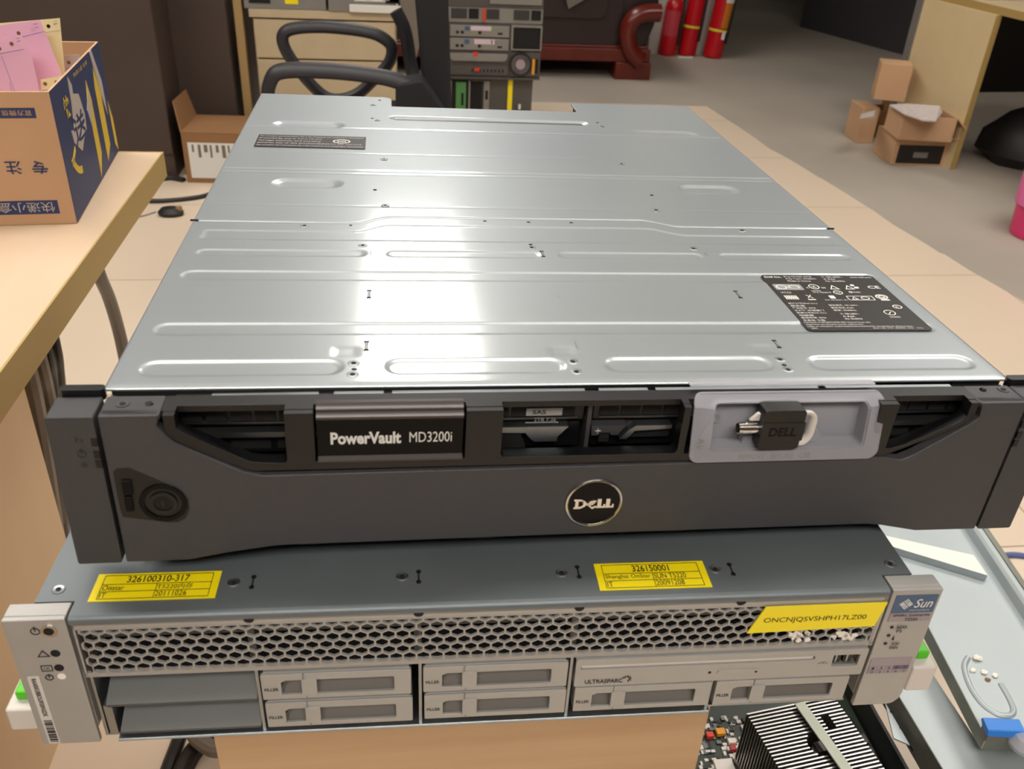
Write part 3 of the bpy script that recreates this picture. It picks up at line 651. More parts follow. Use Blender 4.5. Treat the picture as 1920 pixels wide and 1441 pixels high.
b.text('DELL', (.0890, -.00385, .0668), X, Z, .0140, .0050, 1, bold=.03); b.build('body', ['dark', 'gloss'], UK, bevel=.0014, seg=3)
b = MB(); b.cyl((.0852, .0010, .0690), (.0765, .0010, .0690), .0030, 24, 0); b.cyl((.0766, .0010, .0690), (.0762, .0010, .0690), .0024, 24, 1); b.cyl((.0790, .0010, .0715), (.0790, .0010, .0728), .0006, 8, 0)
b.cyl((.0765, .001, .069), (.0750, .001, .069), .0028, 24, 0, cap=False); b.build('plug', ['chrome', 'hole'], UK, smooth=True)
b = MB(); b.tube([(.1060, .0010, .0770), (.1100, .0010, .0768), (.1125, .0010, .0740), (.1128, .0010, .0690), (.1125, .0010, .0640), (.1100, .0010, .0606), (.1060, .0010, .0602)], .0013, 10, 0, 6, 1.6)
b.build('key_ring', 'latch', UK, smooth=True)
b = MB(); b.prism([(.0805, .0730), (.0840, .0768), (.0850, .0768), (.0850, .0730)], .001, .003, 'y'); b.build('cap_tab', 'latch', UK)

# ================================================================== SILVER SERVER (lower machine)
SV = empty('rack_server', SUN, label='silver server with honeycomb front and yellow stickers, under the storage array', cat='server')
H_ = .0862
b = MB()
lidp = [(-.1975, .0030), (.1985, .0030), (.1985, .0115), (.2150, .0115), (.2150, .66), (-.2155, .66), (-.2155, .0115), (-.1975, .0115)]
b.prism(lidp, -.0012, 0)
pr = [(.0031, 0), (.0018, -.0003), (.0006, -.0011), (0, -.0024), (.0002, -.0040), (.0016, -.0040), (.0031, -.0014)]
b.prism(pr, -.1975, .1985, 'x')
b.build('lid', 'lid2', SV, smooth=True, ang=50)
b = MB(); b.box(-.2145, .2140, .06, .655, -H_, -.0015); b.box(-.2145, -.2125, .012, .06, -H_, -.0015); b.box(.2120, .2140, .012, .06, -H_, -.0015)
b.box(-.1960, .1950, .03, .06, -.0380, -.0015, 1)
b.build('chassis', ['steeldk', 'hole'], SV)
# honeycomb fascia
def honey():
    b = MB(); px, pz = .00668, .00515; x0, x1 = -.1928, .1952; zt_, zb = -.0082, -.0366
    R_o = None; d0, d1 = .0008, .0022
    ncol = int((x1 - x0) / px); rows = 7
    hx, hz = px / 2, pz * 2 / 3   # outer hex cell (pointy top)
    k = .86
    for r in range(rows):
        zc = zt_ - .0006 - r * pz + .0004
        for c_ in range(ncol + 1):
            xc = x0 + c_ * px + (px / 2 if r % 2 else 0)
            o_ = [(0, hz), (-hx, hz / 2), (-hx, -hz / 2), (0, -hz), (hx, -hz / 2), (hx, hz / 2)]
            i_ = [(p[0] * k, p[1] * k) for p in o_]
            def cl(p): return (min(max(xc + p[0], x0 - .002), x1 + .0022), min(max(zc + p[1], zb - .0005), zt_ + .0005))
            def ci(p): return (min(max(xc + p[0], x0 - .001), x1 + .0012), min(max(zc + p[1], zb + .0004), zt_ - .0004))
            O = [cl(p) for p in o_]; I = [ci(p) for p in i_]
            V = [(p[0], d0, p[1]) for p in O] + [(p[0], d0, p[1]) for p in I] + [(p[0], d1, p[1]) for p in I]
            Fc = []
            for q in range(6):
                j = (q + 1) % 6; Fc += [(q, j, j + 6, q + 6), (q + 6, j + 6, j + 12, q + 12)]
            if x0 - .002 < xc < x1 + .003: b.add(V, Fc)
    # surround
    b.box(-.1968, .1990, d0, d1, zt_ + .0003, -.0048); b.box(-.1968, .1990, d0, d1, -.0388, zb - .0003)
    b.box(-.1968, x0 - .0030, d0, d1, -.0388, -.0048); b.box(x1 + .0018, .1990, d0, d1, -.0388, -.0048)
    b.box(-.1968, .1990, d0, .006, -.0054, -.0046); b.box(-.1968, .1990, d0, .004, -.0396, -.0386)
    return b.build('honeycomb_grille', 'sunface', SV, flip=False)
honey()
b = MB()
b.box(-.1930, .1950, .009, .011, -.0215, -.0185, 0)
for x in (-.1180, -.0385, .0395): b.box(x - .0018, x + .0018, .004, .03, -.038, -.006, 0)
b.box(-.193, .195, .028, .0295, -.0380, -.0050, 1); b.box(-.193, .195, .0045, .028, -.0390, -.0384, 1)
for i in range(5):
    x = -.155 + i * .078; b.cyl((x, .0285, -.0225), (x, .0265, -.0225), .012, 24, 0)
b.build('fan_tray', ['steeldk', 'hole'], SV)
b = MB()
for u in (464, 785, 1086, 1386):
    p = sf(u, 1150); b.cyl((p.x, .0004, -.0048), (p.x, .0020, -.0046), .0024, 14, 0)
b.build('vent_notches', 'hole', SV)
b = MB()
for i in range(26):
    u = random.choice([1495, 1502, 1488, 1510, 1565, 1580, 1592, 1602, 1585]) + random.uniform(-7, 7); v = random.uniform(1186, 1202); p = sf(u, v)
    b.prism([(p.x + random.uniform(.0007, .0022) * math.cos(t), p.z + random.uniform(.0006, .0018) * math.sin(t)) for t in [k * .9 for k in range(7)]], .0001, .0009, 'y')
b.build('label_residue', 'foam', SV)
# lower cage
b = MB()
b.box(-.1965, .1965, .004, .06, -H_, -.0850, 0)
b.prism([(.0, -.0862), (-.0008, -.0852), (0, -.0842), (.004, -.0842), (.004, -.0862)], -.1895, .1180, 'x', 0)
for x in (-.1175, -.0375, .0396, .1165): b.box(x - .0009, x + .0009, .0015, .06, -.0845, -.0396, 0)
b.box(-.196, .196, .055, .06, -.0845, -.0396, 1); b.box(-.1965, -.1950, .003, .06, -.0850, -.0396, 0)
b.build('drive_cage', ['steel', 'hole'], SV, bevel=.0003)
# empty bays: two sloping shelves
for za in (-.0420, -.0625):
    b = MB(); b.prism([(.045, za + .004), (.0035, za - .0160), (.0010, za - .0180), (.0010, za - .0195), (.0035, za - .0185), (.045, za + .0025)], -.1915 if za > -.05 else -.1880, -.1188, 'x')
    b.build('bay_shelf', 'shelf', SV, smooth=True, ang=25)
b = MB(); b.cyl((-.1905, .006, -.0630), (-.1905, .006, -.0640), .004, 16, 0, .003); b.box(-.1945, -.1905, .004, .02, -.0850, -.0640, 0); b.build('cage_bracket', 'steel', SV, smooth=True)
# filler panels
def filler():
    w, h = .0735, .0178
    r = empty('filler_panel'); r.parent = SV
    b = MB(); o_ = rrect(0, 0, w, h, .0006, 2)
    p1 = [(.0095, .0030), (.0200, .0030), (.0200, .0132), (.0120, .0132), (.0095, .0118)]; p2 = rrect(.0265, .0030, .0650, .0132, .0008, 2)
    b.prism([o_, p1, p2], 0, .0014, 'y'); b.prism([(0, h), (w, h), (w, h - .0012), (0, h - .0012)], .0014, .012, 'y')
    b.box(.0, .0012, .0014, .012, 0, h); b.box(w - .0012, w, .0014, .012, 0, h); b.box(0, w, .0014, .012, 0, .0012)
    b.build('face_frame', 'sunface', r, bevel=.0004)
    b = MB(); b.add([(.0080, .0085, .0140), (.0660, .0085, .0140), (.0660, .0022, .0022), (.0080, .0022, .0022)], [(0, 1, 2, 3)]); b.add([(.0080, .0014, .0136), (.0660, .0014, .0136), (.0660, .0085, .0136), (.0080, .0085, .0136)], [(0, 1, 2, 3)]); b.tube([(.0095, .0016, .0032), (.0100, .0020, .0075), (.0125, .0024, .0108), (.0165, .0026, .0124), (.0200, .0026, .0128)], .0004, 6, 0, 3)
    b.add([(.0655, .0014, .0140), (.0655, .0014, .0022), (.0655, .0085, .0140)], [(0, 1, 2)])
    b.build('pocket', 'pocket', r, flip=False)
    b = MB(); b.prism(rrect(.0195, .0026, .0270, .0140, .0004, 2), -.0008, .003, 'y'); b.box(.0205, .0208, -.0004, .003, .0140, h); b.box(.0212, .0215, -.0004, .003, 0, .0030)
    b.build('latch_tab', 'sunface', r, bevel=.0003)
    b = MB(); b.text('FILLER', (.0012, -.0001, .0062), X, Z, .0070, .0021, 0, bold=.03)
    b.box(.0203, .0209, -.0001, .0002, .0138, h, 0); b.box(.0211, .0217, -.0001, .0002, 0, .0028, 0); b.build('lettering', 'darkprint', r)
    b = MB(); b.prism([circ(w - .0052, .0065, .0033, 18), circ(w - .0052, .0065, .0018, 18)], h + .0001, h + .0006, 'z'); b.build('screw', 'chrome', r)
    return r
fp = filler()
spots = [(-.1155, -.0595), (-.1150, -.0802), (-.0360, -.0590), (-.0355, -.0795), (.0425, -.0790), (.1185, -.0790)]
for i, (x, z) in enumerate(spots):
    o = fp if i == 0 else copy_tree(fp, SV)
    o.location = (x, -.0006, z)
# optical drive
b = MB(); x0, x1, zb_, zt_ = .0415, .1975, -.0600, -.0405
b.prism([rrect(x0, zb_, x1, zt_, .0012), rrect(.1790, -.0530, .1935, -.0445, .0006), rrect(x0 + .0025, -.0478, .1690, -.0445, .0016)], -.0006, .001, 'y')
b.box(x0, x1, .001, .02, zt_ - .001, zt_); b.box(x0, x1, .001, .02, zb_, zb_ + .001)
o = b.build('optical_drive', 'sunface', SV, bevel=.0004)
b = MB(); b.prism(rrect(x0 + .003, -.0474, .1685, -.0449, .0012), .0004, .003, 'y'); b.build('disc_tray', 'latch', o, bevel=.0003)
b = MB(); b.prism(rrect(.1170, -.0553, .1400, -.0520, .0016), -.0012, .0, 'y'); b.prism(circ(.1130, -.0535, .0009, 12), -.0008, 0, 'y', 1); b.prism(circ(.1380, -.0537, .0007, 12), -.0014, -.001, 'y', 1); b.build('eject_button', ['sunface', 'hole'], o, bevel=.0003)
b = MB(); b.text('ULTRASPARC', (.0470, -.0008, -.0580), X, Z, .0200, .0030, 0, bold=.03)
for k in range(7):
    t = R(-60 + k * 35); cx_, cz_ = .0690, -.0555; b.box(-.0003, .0003, -.0001, .0001, .0012, .0026, 0, Matrix.Translation((cx_, -.0008, cz_)) @ Matrix.Rotation(t, 4, 'Y'))
b.build('lettering', 'darkprint', o); b = MB(); b.text('-<-', (.1715, -.0008, -.0505), X, Z, .0050, .0020, 0); b.build('usb_symbol', 'darkprint', o)
b = MB(); b.box(.1790, .1935, .006, .0062, -.0530, -.0445, 0)
for x in (.1800, .1860): b.box(x, x + .0045, .0015, .006, -.0520, -.0455, 1); b.box(x + .0012, x + .0022, .0010, .006, -.0512, -.0462, 2)
b.build('usb_ports', ['hole', 'dark', 'steel'], o)
# ears
def ear(sg):
    x0, x1 = (-.2262, -.1985) if sg < 0 else (.1998, .2264)
    rr = .002 if sg < 0 else .006
    P = [(x0, -.0860 if sg > 0 else -.0842), (x0, 0), (x1, 0), (x1, -.0860 + (rr if sg > 0 else 0))]
    if sg > 0: P = [(x0, -.0862), (x0, 0), (x1, 0), (x1, -.0775), (x1 - .0010, -.0820), (x1 - .0035, -.0850), (x1 - .0075, -.0862)]
    else: P = [(x0, -.0835), (x0 + .0006, -.0852), (x0 + .002, -.0862), (x1, -.0862), (x1, 0), (x0, 0)]
    e = MB().prism(P, 0, .003, 'y').box(x0, x1, .003, .0110, -.0022, 0).box(x0, x0 + .0015, .003, .011, -.080, -.001).box(x1 - .0015, x1, .003, .011, -.078, -.001)
    o = e.build('ear', 'sunface', SV, bevel=.0006)
    return o
eL = ear(-1); eR = ear(1)
def dot(b, u, v, r, mi=0):
    p = sf(u, v); b.prism(circ(p.x, p.z, r, 14), -.0003, .0002, 'y', mi)
def stext(b, t, u0, v0, u1, v1, mi=0, y=-.0004, **k):
    a = sf(u0, v0); c = sf(u1, v1); b.text(t, (a.x, y, min(a.z, c.z)), X, Z, c.x - a.x, abs(c.z - a.z), mi, **k)
b = MB()
p = sf(92, 1182); b.prism([circ(p.x, p.z, .0036, 20), circ(p.x, p.z, .0024, 20)], -.0006, 0, 'y', 1); dot(b, 92, 1182, .0023)
dot(b, 104, 1224, .0022); dot(b, 111, 1251, .0022); dot(b, 116, 1267, .0019, 2)
p = sf(66, 1183); b.prism([circ(p.x, p.z, .0022, 16), circ(p.x, p.z, .0017, 16)], -.0003, -.0001, 'y', 3); b.box(p.x - .0003, p.x + .0003, -.0003, -.0001, p.z, p.z + .003, 3)
p = sf(81, 1225); b.prism([[(p.x - .003, p.z - .002), (p.x + .003, p.z - .002), (p.x, p.z + .0025)], [(p.x - .0021, p.z - .0015), (p.x + .0021, p.z - .0015), (p.x, p.z + .0015)]], -.0003, -.0001, 'y', 3)
p = sf(88, 1252); b.prism([rrect(p.x - .0026, p.z - .0020, p.x + .0026, p.z + .0020, .0003), rrect(p.x - .0022, p.z - .0016, p.x + .0022, p.z + .0016, .0003)], -.0003, -.0001, 'y', 3); b.text('OK', (p.x - .0015, -.0003, p.z - .0008), X, Z, .003, .0016, 3)
p = sf(93, 1269); b.prism([circ(p.x, p.z, .0020, 16), circ(p.x, p.z, .0015, 16)], -.0003, -.0001, 'y', 3); b.box(p.x - .0003, p.x + .0003, -.0003, -.0001, p.z, p.z + .0022, 3)
b.build('indicator_lights', ['hole', 'chrome', 'foam', 'darkprint'], eL)
b = MB(); x0 = -.2228; b.prism(rrect(x0, -.0850, x0 + .0055, -.0365, .0005), -.0004, 0, 'y', 0)
b.text('RAARKUBBOL0920NGDK', (x0 + .0016, -.0006, -.0375), -Z, X, .0270, .0023, 1, bold=.03)
zz = -.0675
random.seed(3)
while zz > -.0840:
    t = random.choice((.0003, .0005, .0008, .0012)); b.box(x0 + .0010, x0 + .0048, -.0006, -.0003, zz - t, zz, 1); zz -= t + random.choice((.0003, .0005, .0007))
b.build('serial_label', ['latch', 'darkprint'], eL)
# right ear label
b = MB(); a = sf(1678, 1113)
X0, X1 = .2022, .2248
b.prism([(X0, -.0155), (X1, -.0155), (X1, -.0035), (X0, -.0035)], -.0004, 0, 'y', 0); b.prism([(X0, -.0215), (X1, -.0215), (X1, -.0155), (X0, -.0155)], -.0004, 0, 'y', 1)
b.text('Sun', (X0 + .0110, -.0006, -.0118), X, Z, .0098, .0060, 2, bold=.01, shear=.25)
b.text('microsystems', (X0 + .0095, -.0006, -.0142), X, Z, .0105, .0012, 2)
Tm = Matrix.Translation((X0 + .0065, -.0005, -.0092)) @ Matrix.Rotation(R(45), 4, 'Y')
for k in range(3):
    b.box(-.0026, -.0002, -.0001, .0001, .0003 + k * .0009, .0008 + k * .0009, 2, Tm); b.box(.0003 + k * .0009, .0008 + k * .0009, -.0001, .0001, .0002, .0026, 2, Tm)
    b.box(.0002, .0026, -.0001, .0001, -.0008 - k * .0009, -.0003 - k * .0009, 2, Tm); b.box(-.0008 - k * .0009, -.0003 - k * .0009, -.0001, .0001, -.0026, -.0002, 2, Tm)
b.text('SPARC Enterprise', (X0 + .0016, -.0008, -.0181), X, Z, .0198, .0021, 3, bold=.015); b.text('T5220', (X0 + .0085, -.0008, -.0210), X, Z, .0070, .0021, 3, bold=.015)
b.build('maker_label', ['blue', 'lilac', 'white', 'darkprint'], eR)
b = MB(); dot(b, 1672, 1175, .0010); dot(b, 1666, 1190.5, .0010); dot(b, 1660, 1205.5, .0010)
for t, u, v, w in (('REAR', 1680, 1177, .0058), ('PS', 1679, 1184, .0030), ('TOP', 1669, 1208, .0045), ('FAN', 1666, 1215, .0045)):
    p = sf(u, v); b.text(t, (p.x, -.0006, p.z), X, Z, w, .0021, 0, bold=.02)
p = sf(1674, 1197); b.prism(circ(p.x, p.z, .0007, 10), -.0003, 0, 'y'); b.box(p.x - .0002, p.x + .0002, -.0003, 0, p.z, p.z + .0022)
b.build('printed_marks', 'darkprint', eR)
b = MB(); X0, X1, z0, z1 = .2010, .2240, -.0605, -.0490
b.prism([(X0, z0), (X1, z0), (X1, z1), (X0, z1)], -.0003, 0, 'y', 0)
for k in range(5):
    for j in range(2):
        xa = X0 + .0005 + k * .0045; b.box(xa, xa + .0041, -.0005, -.0003, z0 + .0004 + j * .0028, z0 + .0029 + j * .0028, 1 if not (k > 2 and j == 1) else 2)
        t = (('0', '2', '4', '6', '7'), ('1', '3', '5', 'D', 'VD'))[j][k]; b.text(t, (xa + .0012, -.0006, z0 + .0008 + j * .0028), X, Z, .0016, .0017, 3)
b.build('drive_map_label', ['lilac', 'lilac', 'lilac2', 'darkprint'], eR)
# screws and slots of the server top
sc = None
for u, v in ((438, 1092), (754, 1081), (1053, 1074), (1341, 1067), (1669, 1057), (110, 1105)):
    c = st(u, v)
    if sc is None:
        b = MB(); b.lathe([(.0030, 0), (.0030, .0004), (.0026, .0006), (.0014, .0003), (.0013, .0003)], 20, 0); b.prism(circ(0, 0, .0013, 10), .0004, .0005, mi=1)
        sc = b.build('screw', ['steel', 'hole'], SV, smooth=True, loc=(c.x, c.y, 0))
    else: cp(sc, SV, (c.x, c.y, 0))
for u, v in ((474, 1091), (785, 1081), (1084, 1072), (1371, 1067)):
    c = st(u, v)
    b = MB(); b.box(c.x - .0004, c.x + .0004, c.y - .0035, c.y + .0035, .0001, .0003); b.prism(circ(c.x, c.y + .0036, .0013, 12), .0001, .0003); b.prism(circ(c.x, c.y - .0036, .0013, 12), .0001, .0003); b.build('punched_slot', 'hole', SV)
# yellow stickers
def sticker(name, x0, x1, y0, y1, rows, lab):
    b = MB(); b.prism([(x0, y0), (x1, y0), (x1, y1), (x0, y1)], .0001, .0004, mi=0)
    t = .00025; ax0, ax1 = x0 + .0035, x1 - .0035; ay0, ay1 = y0 + .0012, y1 - .0012; z = .0007
    h = (ay1 - ay0); r1 = ay0 + h * .60; r2 = ay0 + h * .30; xm = ax0 + (ax1 - ax0) * .5
    for q in ((ax0, ax1, ay0, ay0 + t), (ax0, ax1, ay1 - t, ay1), (ax0, ax0 + t, ay0, ay1), (ax1 - t, ax1, ay0, ay1), (ax0, ax1, r1, r1 + t), (ax0, ax1, r2, r2 + t), (xm, xm + t, ay0, r1)): b.box(*q, .0004, .0006, 1)
    hh = h * .22
    b.text(rows[0], ((ax0 + ax1) / 2, (r1 + ay1) / 2, z), X, Y, rows[5], h * .28, 1, al='c', bold=.01)
    b.text(rows[1], (ax0 + .0008, r2 + .0008, z), X, Y, rows[6], hh * .95, 1); b.text(rows[2], (xm + .0006, r2 + .0008, z), X, Y, rows[7], hh, 1)
    b.text(rows[3], (ax0 + .0008, ay0 + .0008, z), X, Y, .0030, hh * .95, 1); b.text(rows[4], (xm + .0006, ay0 + .0008, z), X, Y, .0145, hh, 1)
    o = b.build(name, ['yellow', 'ink'], SV, flip=False); o['label'] = lab
sticker('asset_sticker', -.1915, -.1337, .0103, .0286, ['326100310-317', 'Onstar', 'T5220\u5185\u5b58', 'IT', '20111026', .0290, .0100, .0165], 'left yellow asset sticker')
sticker('asset_sticker', .0508, .1077, .0066, .0255, ['326150001', 'Shanghai OnStar', 'SUN T5220', 'IT', '20091208', .0190, .0230, .0165], 'right yellow asset sticker')
b = MB(); C4 = [sf(1400, 1186), sf(1639, 1172), sf(1657, 1126), sf(1413, 1136)]
b.prism([(p.x, min(p.z, -.0045) if i < 2 else -.0078) for i, p in enumerate(C4)][:2] + [(.1985, -.0078), (.1345, -.0080)], -.0004, .0002, 'y')
b.text('ONCNJQSVSHPH17LZ00', ((sf(1432, 1160).x), -.0006, sf(1432, 1168).z), X, Z, sf(1625, 1150).x - sf(1432, 1160).x, .0042, 1)
o = b.build('code_sticker', ['yellow2', 'ink'], SV); o['label'] = 'plain yellow sticker with one line of code'
# rail latches behind the ears
def latch(sg):
    r = empty('rail_latch'); r.parent = SV
    yb_ = .014
    if sg < 0:
        P = [sf(-6, 1333, yb_), sf(62, 1333, yb_), sf(62, 1372, yb_)]
        x0, x1 = -.2480, sf(64, 1333, yb_).x; z1 = sf(30, 1331, yb_).z; z0 = sf(30, 1370, yb_).z
    else:
        x0, x1 = sf(1706, 1270, yb_).x, sf(1752, 1270, yb_).x; z1 = sf(1725, 1252, yb_).z; z0 = sf(1725, 1295, yb_).z
    b = MB(); b.box(x0, x1, yb_, yb_ + .026, z0, z1); b.build('housing', 'latch', r, bevel=.0016, seg=3)
    w = (x1 - x0)
    MB().box(x0 + w * .28, x1 - w * .22, yb_ + .006, yb_ + .020, z1, z1 + .006).build('release_button', 'green', r, bevel=.0012, seg=3)
    MB().box(x0 + .002, x1 - .002, yb_ + .030, .50, z0 + .004, z1 + .010).build('slide_rail', 'steel', r, bevel=.0006)
    MB().box(x0 + .004, x1 - .004, yb_ + .025, yb_ + .031, z0 + .004, z1 + .004).build('rail_end', 'dark', r)
latch(-1); latch(1)

# ================================================================== wooden pedestal carrying the two machines
PD = empty('wooden_pedestal', loc=(-.04, .10, 0), label='light brown wooden pedestal under the silver server', cat='pedestal')
b = MB(); b.box(-.196, .198, 0, .018, .03, .7493); b.build('front_panel', 'ped', PD, bevel=.001)
b = MB(); b.box(-.194, .196, .018, .50, 0, .7493); b.build('carcass', 'ped', PD)

# ================================================================== left desk
LD = empty('work_desk', loc=(-.425, .96, 0), label='pale maple desk at the left edge, carrying the cardboard box of papers', cat='desk')
b = MB(); b.box(-1.3, 0, -1.9, 0, .715, .75); b.build('tabletop', 'desk', LD, bevel=.0012)
b = MB(); b.box(.0, .0022, -1.9, .0022, .7145, .7502); b.box(-1.3, 0, .0, .0022, .7145, .7502); b.build('edge_band', 'deskedge', LD)
xs_ = onz(110, 1040, .35)
b = MB(); b.box(-.188, -.168, -1.85, -.23, 0, .714); b.build('side_panel', 'deskside', LD, bevel=.001)
b = MB(); b.box(-1.28, -1.26, -1.85, -.05, 0, .714); b.build('side_panel', 'deskside', LD, bevel=.001)
# cables hanging beside the desk
def cable(name, pts, r, m, lab, sx=1., grp=None):
    return tag(MB().tube(pts, r, 10, 0, 8, sx).build(name, m, smooth=True), lab, 'cable', grp)
def path(l): return [onz(u, v, z) for u, v, z in l]
def hang(l):
    P = path(l); p = P[0]; return [Vector((p.x - .01, p.y + .02, .708)), Vector((p.x - .004, p.y + .008, .60))] + P
cable('cable', hang([(178, 490, .44), (205, 560, .33), (224, 625, .23), (240, 700, .14), (262, 790, .06), (270, 880, .014), (282, 940, .014)]), .013, 'cableg', 'thick grey cable curving down from the desk behind the dark bezel')
cable('cable', hang([(104, 640, .46), (113, 700, .38), (117, 760, .30), (121, 900, .15), (124, 1010, .009)]), .007, 'cable', 'black cable hanging off the left desk edge, the rightmost of the bundle')
cable('cable', hang([(90, 660, .47), (99, 710, .40), (104, 780, .32), (112, 920, .15), (122, 1060, .009)]), .007, 'cable', 'thin black cable hanging in the bundle between a grey and a black one')
cable('cable', hang([(74, 680, .48), (86, 730, .42), (98, 800, .35), (112, 940, .18), (128, 1100, .014)]), .012, 'cableg', 'thick grey cable in the middle of the hanging bundle')
cable('cable', hang([(52, 705, .50), (70, 790, .41), (88, 900, .30), (108, 1030, .16), (130, 1180, .016)]), .014, 'cableg', 'thick brownish grey cable nearest the desk side panel')
cable('cable', hang([(62, 700, .40), (84, 800, .30), (103, 920, .19), (118, 1040, .10), (136, 1180, .010)]), .009, 'cable', 'black cable hanging lowest in the bundle, close to the desk side panel')
# floor cables at the lower left
cable('cable', path([(345, 1360, .012), (330, 1400, .012), (308, 1460, .012), (290, 1540, .012)]), .010, 'cable', 'black cable on the beige tiles left of the pedestal, the left one')
cable('cable', path([(420, 1350, .02), (375, 1395, .014), (350, 1430, .014), (320, 1500, .014)]), .014, 'cable', 'thick black cable crossing the tiles against the wooden pedestal')
cable('cable', path([(355, 1360, .040), (372, 1385, .040), (392, 1400, .040), (405, 1404, .04), (430, 1404, .04)]), .012, 'cableg', 'grey cable bent across the thick black one beside the pedestal')
# ---- cardboard box with papers
cA = onz(145, 419, .7502); cB = onz(222, 284, .7502)
dv = (cB - cA); W_ = dv.length; th = math.atan2(dv.y, dv.x) - R(90)
BX = empty('cardboard_box', loc=(cA.x, cA.y, .7502), rz=th, label='printed cardboard box with navy side, open and full of order slips, on the left desk', cat='box')
BL = .26; BH = .150; tk = .003
print('box depth', W_, math.degrees(th))
b = MB(); b.box(-BL, 0, 0, tk, 0, BH, 0); b.box(-BL, 0, W_ - tk, W_, 0, BH, 0); b.box(-BL, -BL + tk, tk, W_ - tk, 0, BH, 0); b.box(-tk, 0, tk, W_ - tk, 0, BH, 0); b.box(-BL + tk, -tk, tk, W_ - tk, 0, tk, 0)
b.build('carton', 'kraft', BX, bevel=.0006)
b = MB(); e0 = .0004
def side(P, mi, lv=1): b.prism(P, 0, e0 * lv, 'x', mi)
side([(0, .001), (W_, .001), (W_, BH), (0, BH)], 0)
# emblem bands and lettering on the navy side (a = depth, b = height)
k_ = W_; h_ = BH
side([(.55 * k_, .03 * h_), (.635 * k_, .20 * h_), (.635 * k_, .66 * h_), (.60 * k_, .83 * h_), (.555 * k_, .68 * h_), (.555 * k_, .45 * h_)], 1, 2)
side([(.74 * k_, .06 * h_), (.84 * k_, .16 * h_), (.84 * k_, .62 * h_), (.78 * k_, .86 * h_), (.745 * k_, .70 * h_)], 1, 2)
side([(.52 * k_, .62 * h_), (.60 * k_, .76 * h_), (.60 * k_, .60 * h_), (.555 * k_, .45 * h_)], 2, 3)
side([(.76 * k_, 1. * h_), (.80 * k_, 1. * h_), (.90 * k_, .70 * h_), (.90 * k_, .40 * h_), (.84 * k_, .62 * h_)], 2, 3)
side([(.955 * k_, .50 * h_), (1. * k_, .32 * h_), (1. * k_, .02 * h_), (.955 * k_, .10 * h_)], 1, 2)
# torn grey patch with character strokes
side([(.30 * k_, .98 * h_), (.34 * k_, .90 * h_), (.33 * k_, .84 * h_), (.42 * k_, .80 * h_), (.46 * k_, .62 * h_), (.44 * k_, .50 * h_), (.36 * k_, .46 * h_), (.30 * k_, .40 * h_), (.20 * k_, .52 * h_), (.19 * k_, .62 * h_), (.24 * k_, .60 * h_), (.28 * k_, .76 * h_)], 2, 3)
b.text('\u9001', (e0 * 3.2, .22 * k_, .47 * h_), Y, Z, .22 * k_, .22 * h_, 0, bold=.02)
b.text('\u5feb', (e0 * 2.2, .15 * k_, .72 * h_), Y, Z, .10 * k_, .16 * h_, 1, bold=.03)
for a0, a1, r0, r1 in ((200, 265, .13, .165),):
    pts = [(.26 * k_ + r1 * k_ * math.cos(R(t)), .52 * h_ + r1 * h_ * 1.6 * math.sin(R(t))) for t in range(a0, a1 + 1, 8)] + [(.26 * k_ + r0 * k_ * math.cos(R(t)), .52 * h_ + r0 * h_ * 1.6 * math.sin(R(t))) for t in range(a1, a0 - 1, -8)]
    side(pts, 1, 2)
side([(.11 * k_, .42 * h_), (.20 * k_, .50 * h_), (.20 * k_, .46 * h_), (.11 * k_, .38 * h_)], 1, 2)
b.text('\u5feb\u9012\u5c0f\u76d2 \u5305\u88c5', (e0 * 2, .40 * k_, .93 * h_), Y, Vector((0, 0, 1)), .28 * k_, .035 * h_, 1)
b.build('navy_side_print', ['navy', 'pyellow', 'pgrey'], BX, flip=False)
b = MB(); nx = Vector((-1, 0, 0)); nz = Vector((0, 0, -1))
def fr(P, mi): b.prism(P, -.0004, 0, 'y', mi)
fr([(-.0160, .0130), (-.0870, .0130), (-.0870, .0290), (-.0160, .0290)], 0)
fr([(-.0870, .0130), (-.1200, .0130), (-.1200, .0290), (-.0870, .0290)], 1)
b.text('\u5feb\u9012\u5c0f\u76d2', (-.0200, -.0006, .0270), nx, nz, .0600, .0120, 2); b.text('\u7bb1', (-.0940, -.0006, .0270), nx, nz, .0120, .0120, 0)
b.text('\u4e13', (-.0180, -.0006, .0750), nx, nz, .0165, .0150, 0, bold=.015); b.text('\u6ce8', (-.0450, -.0006, .0750), nx, nz, .0165, .0150, 0, bold=.015); b.text('\u4f60', (-.0720, -.0006, .0750), nx, nz, .0165, .0150, 0, bold=.015)
fr([(-.0180, .1220), (-.0570, .1220), (-.0570, .1330), (-.0180, .1330)], 0); b.text('\u5b98\u65b9\u5fae\u4fe1', (-.0220, -.0006, .1305), nx, nz, .0300, .0060, 3)
b.text('\u4e2d', (-.0690, -.0006, .1320), nx, nz, .0070, .0070, 0)
b.prism([circ(-.0850, .0990, .0150, 20), circ(-.0850, .0990, .0080, 20)], -.0005, 0, 'y', 0)
b.build('front_print', ['navy', 'pyellow', 'pgrey', 'kraft'], BX, flip=False)
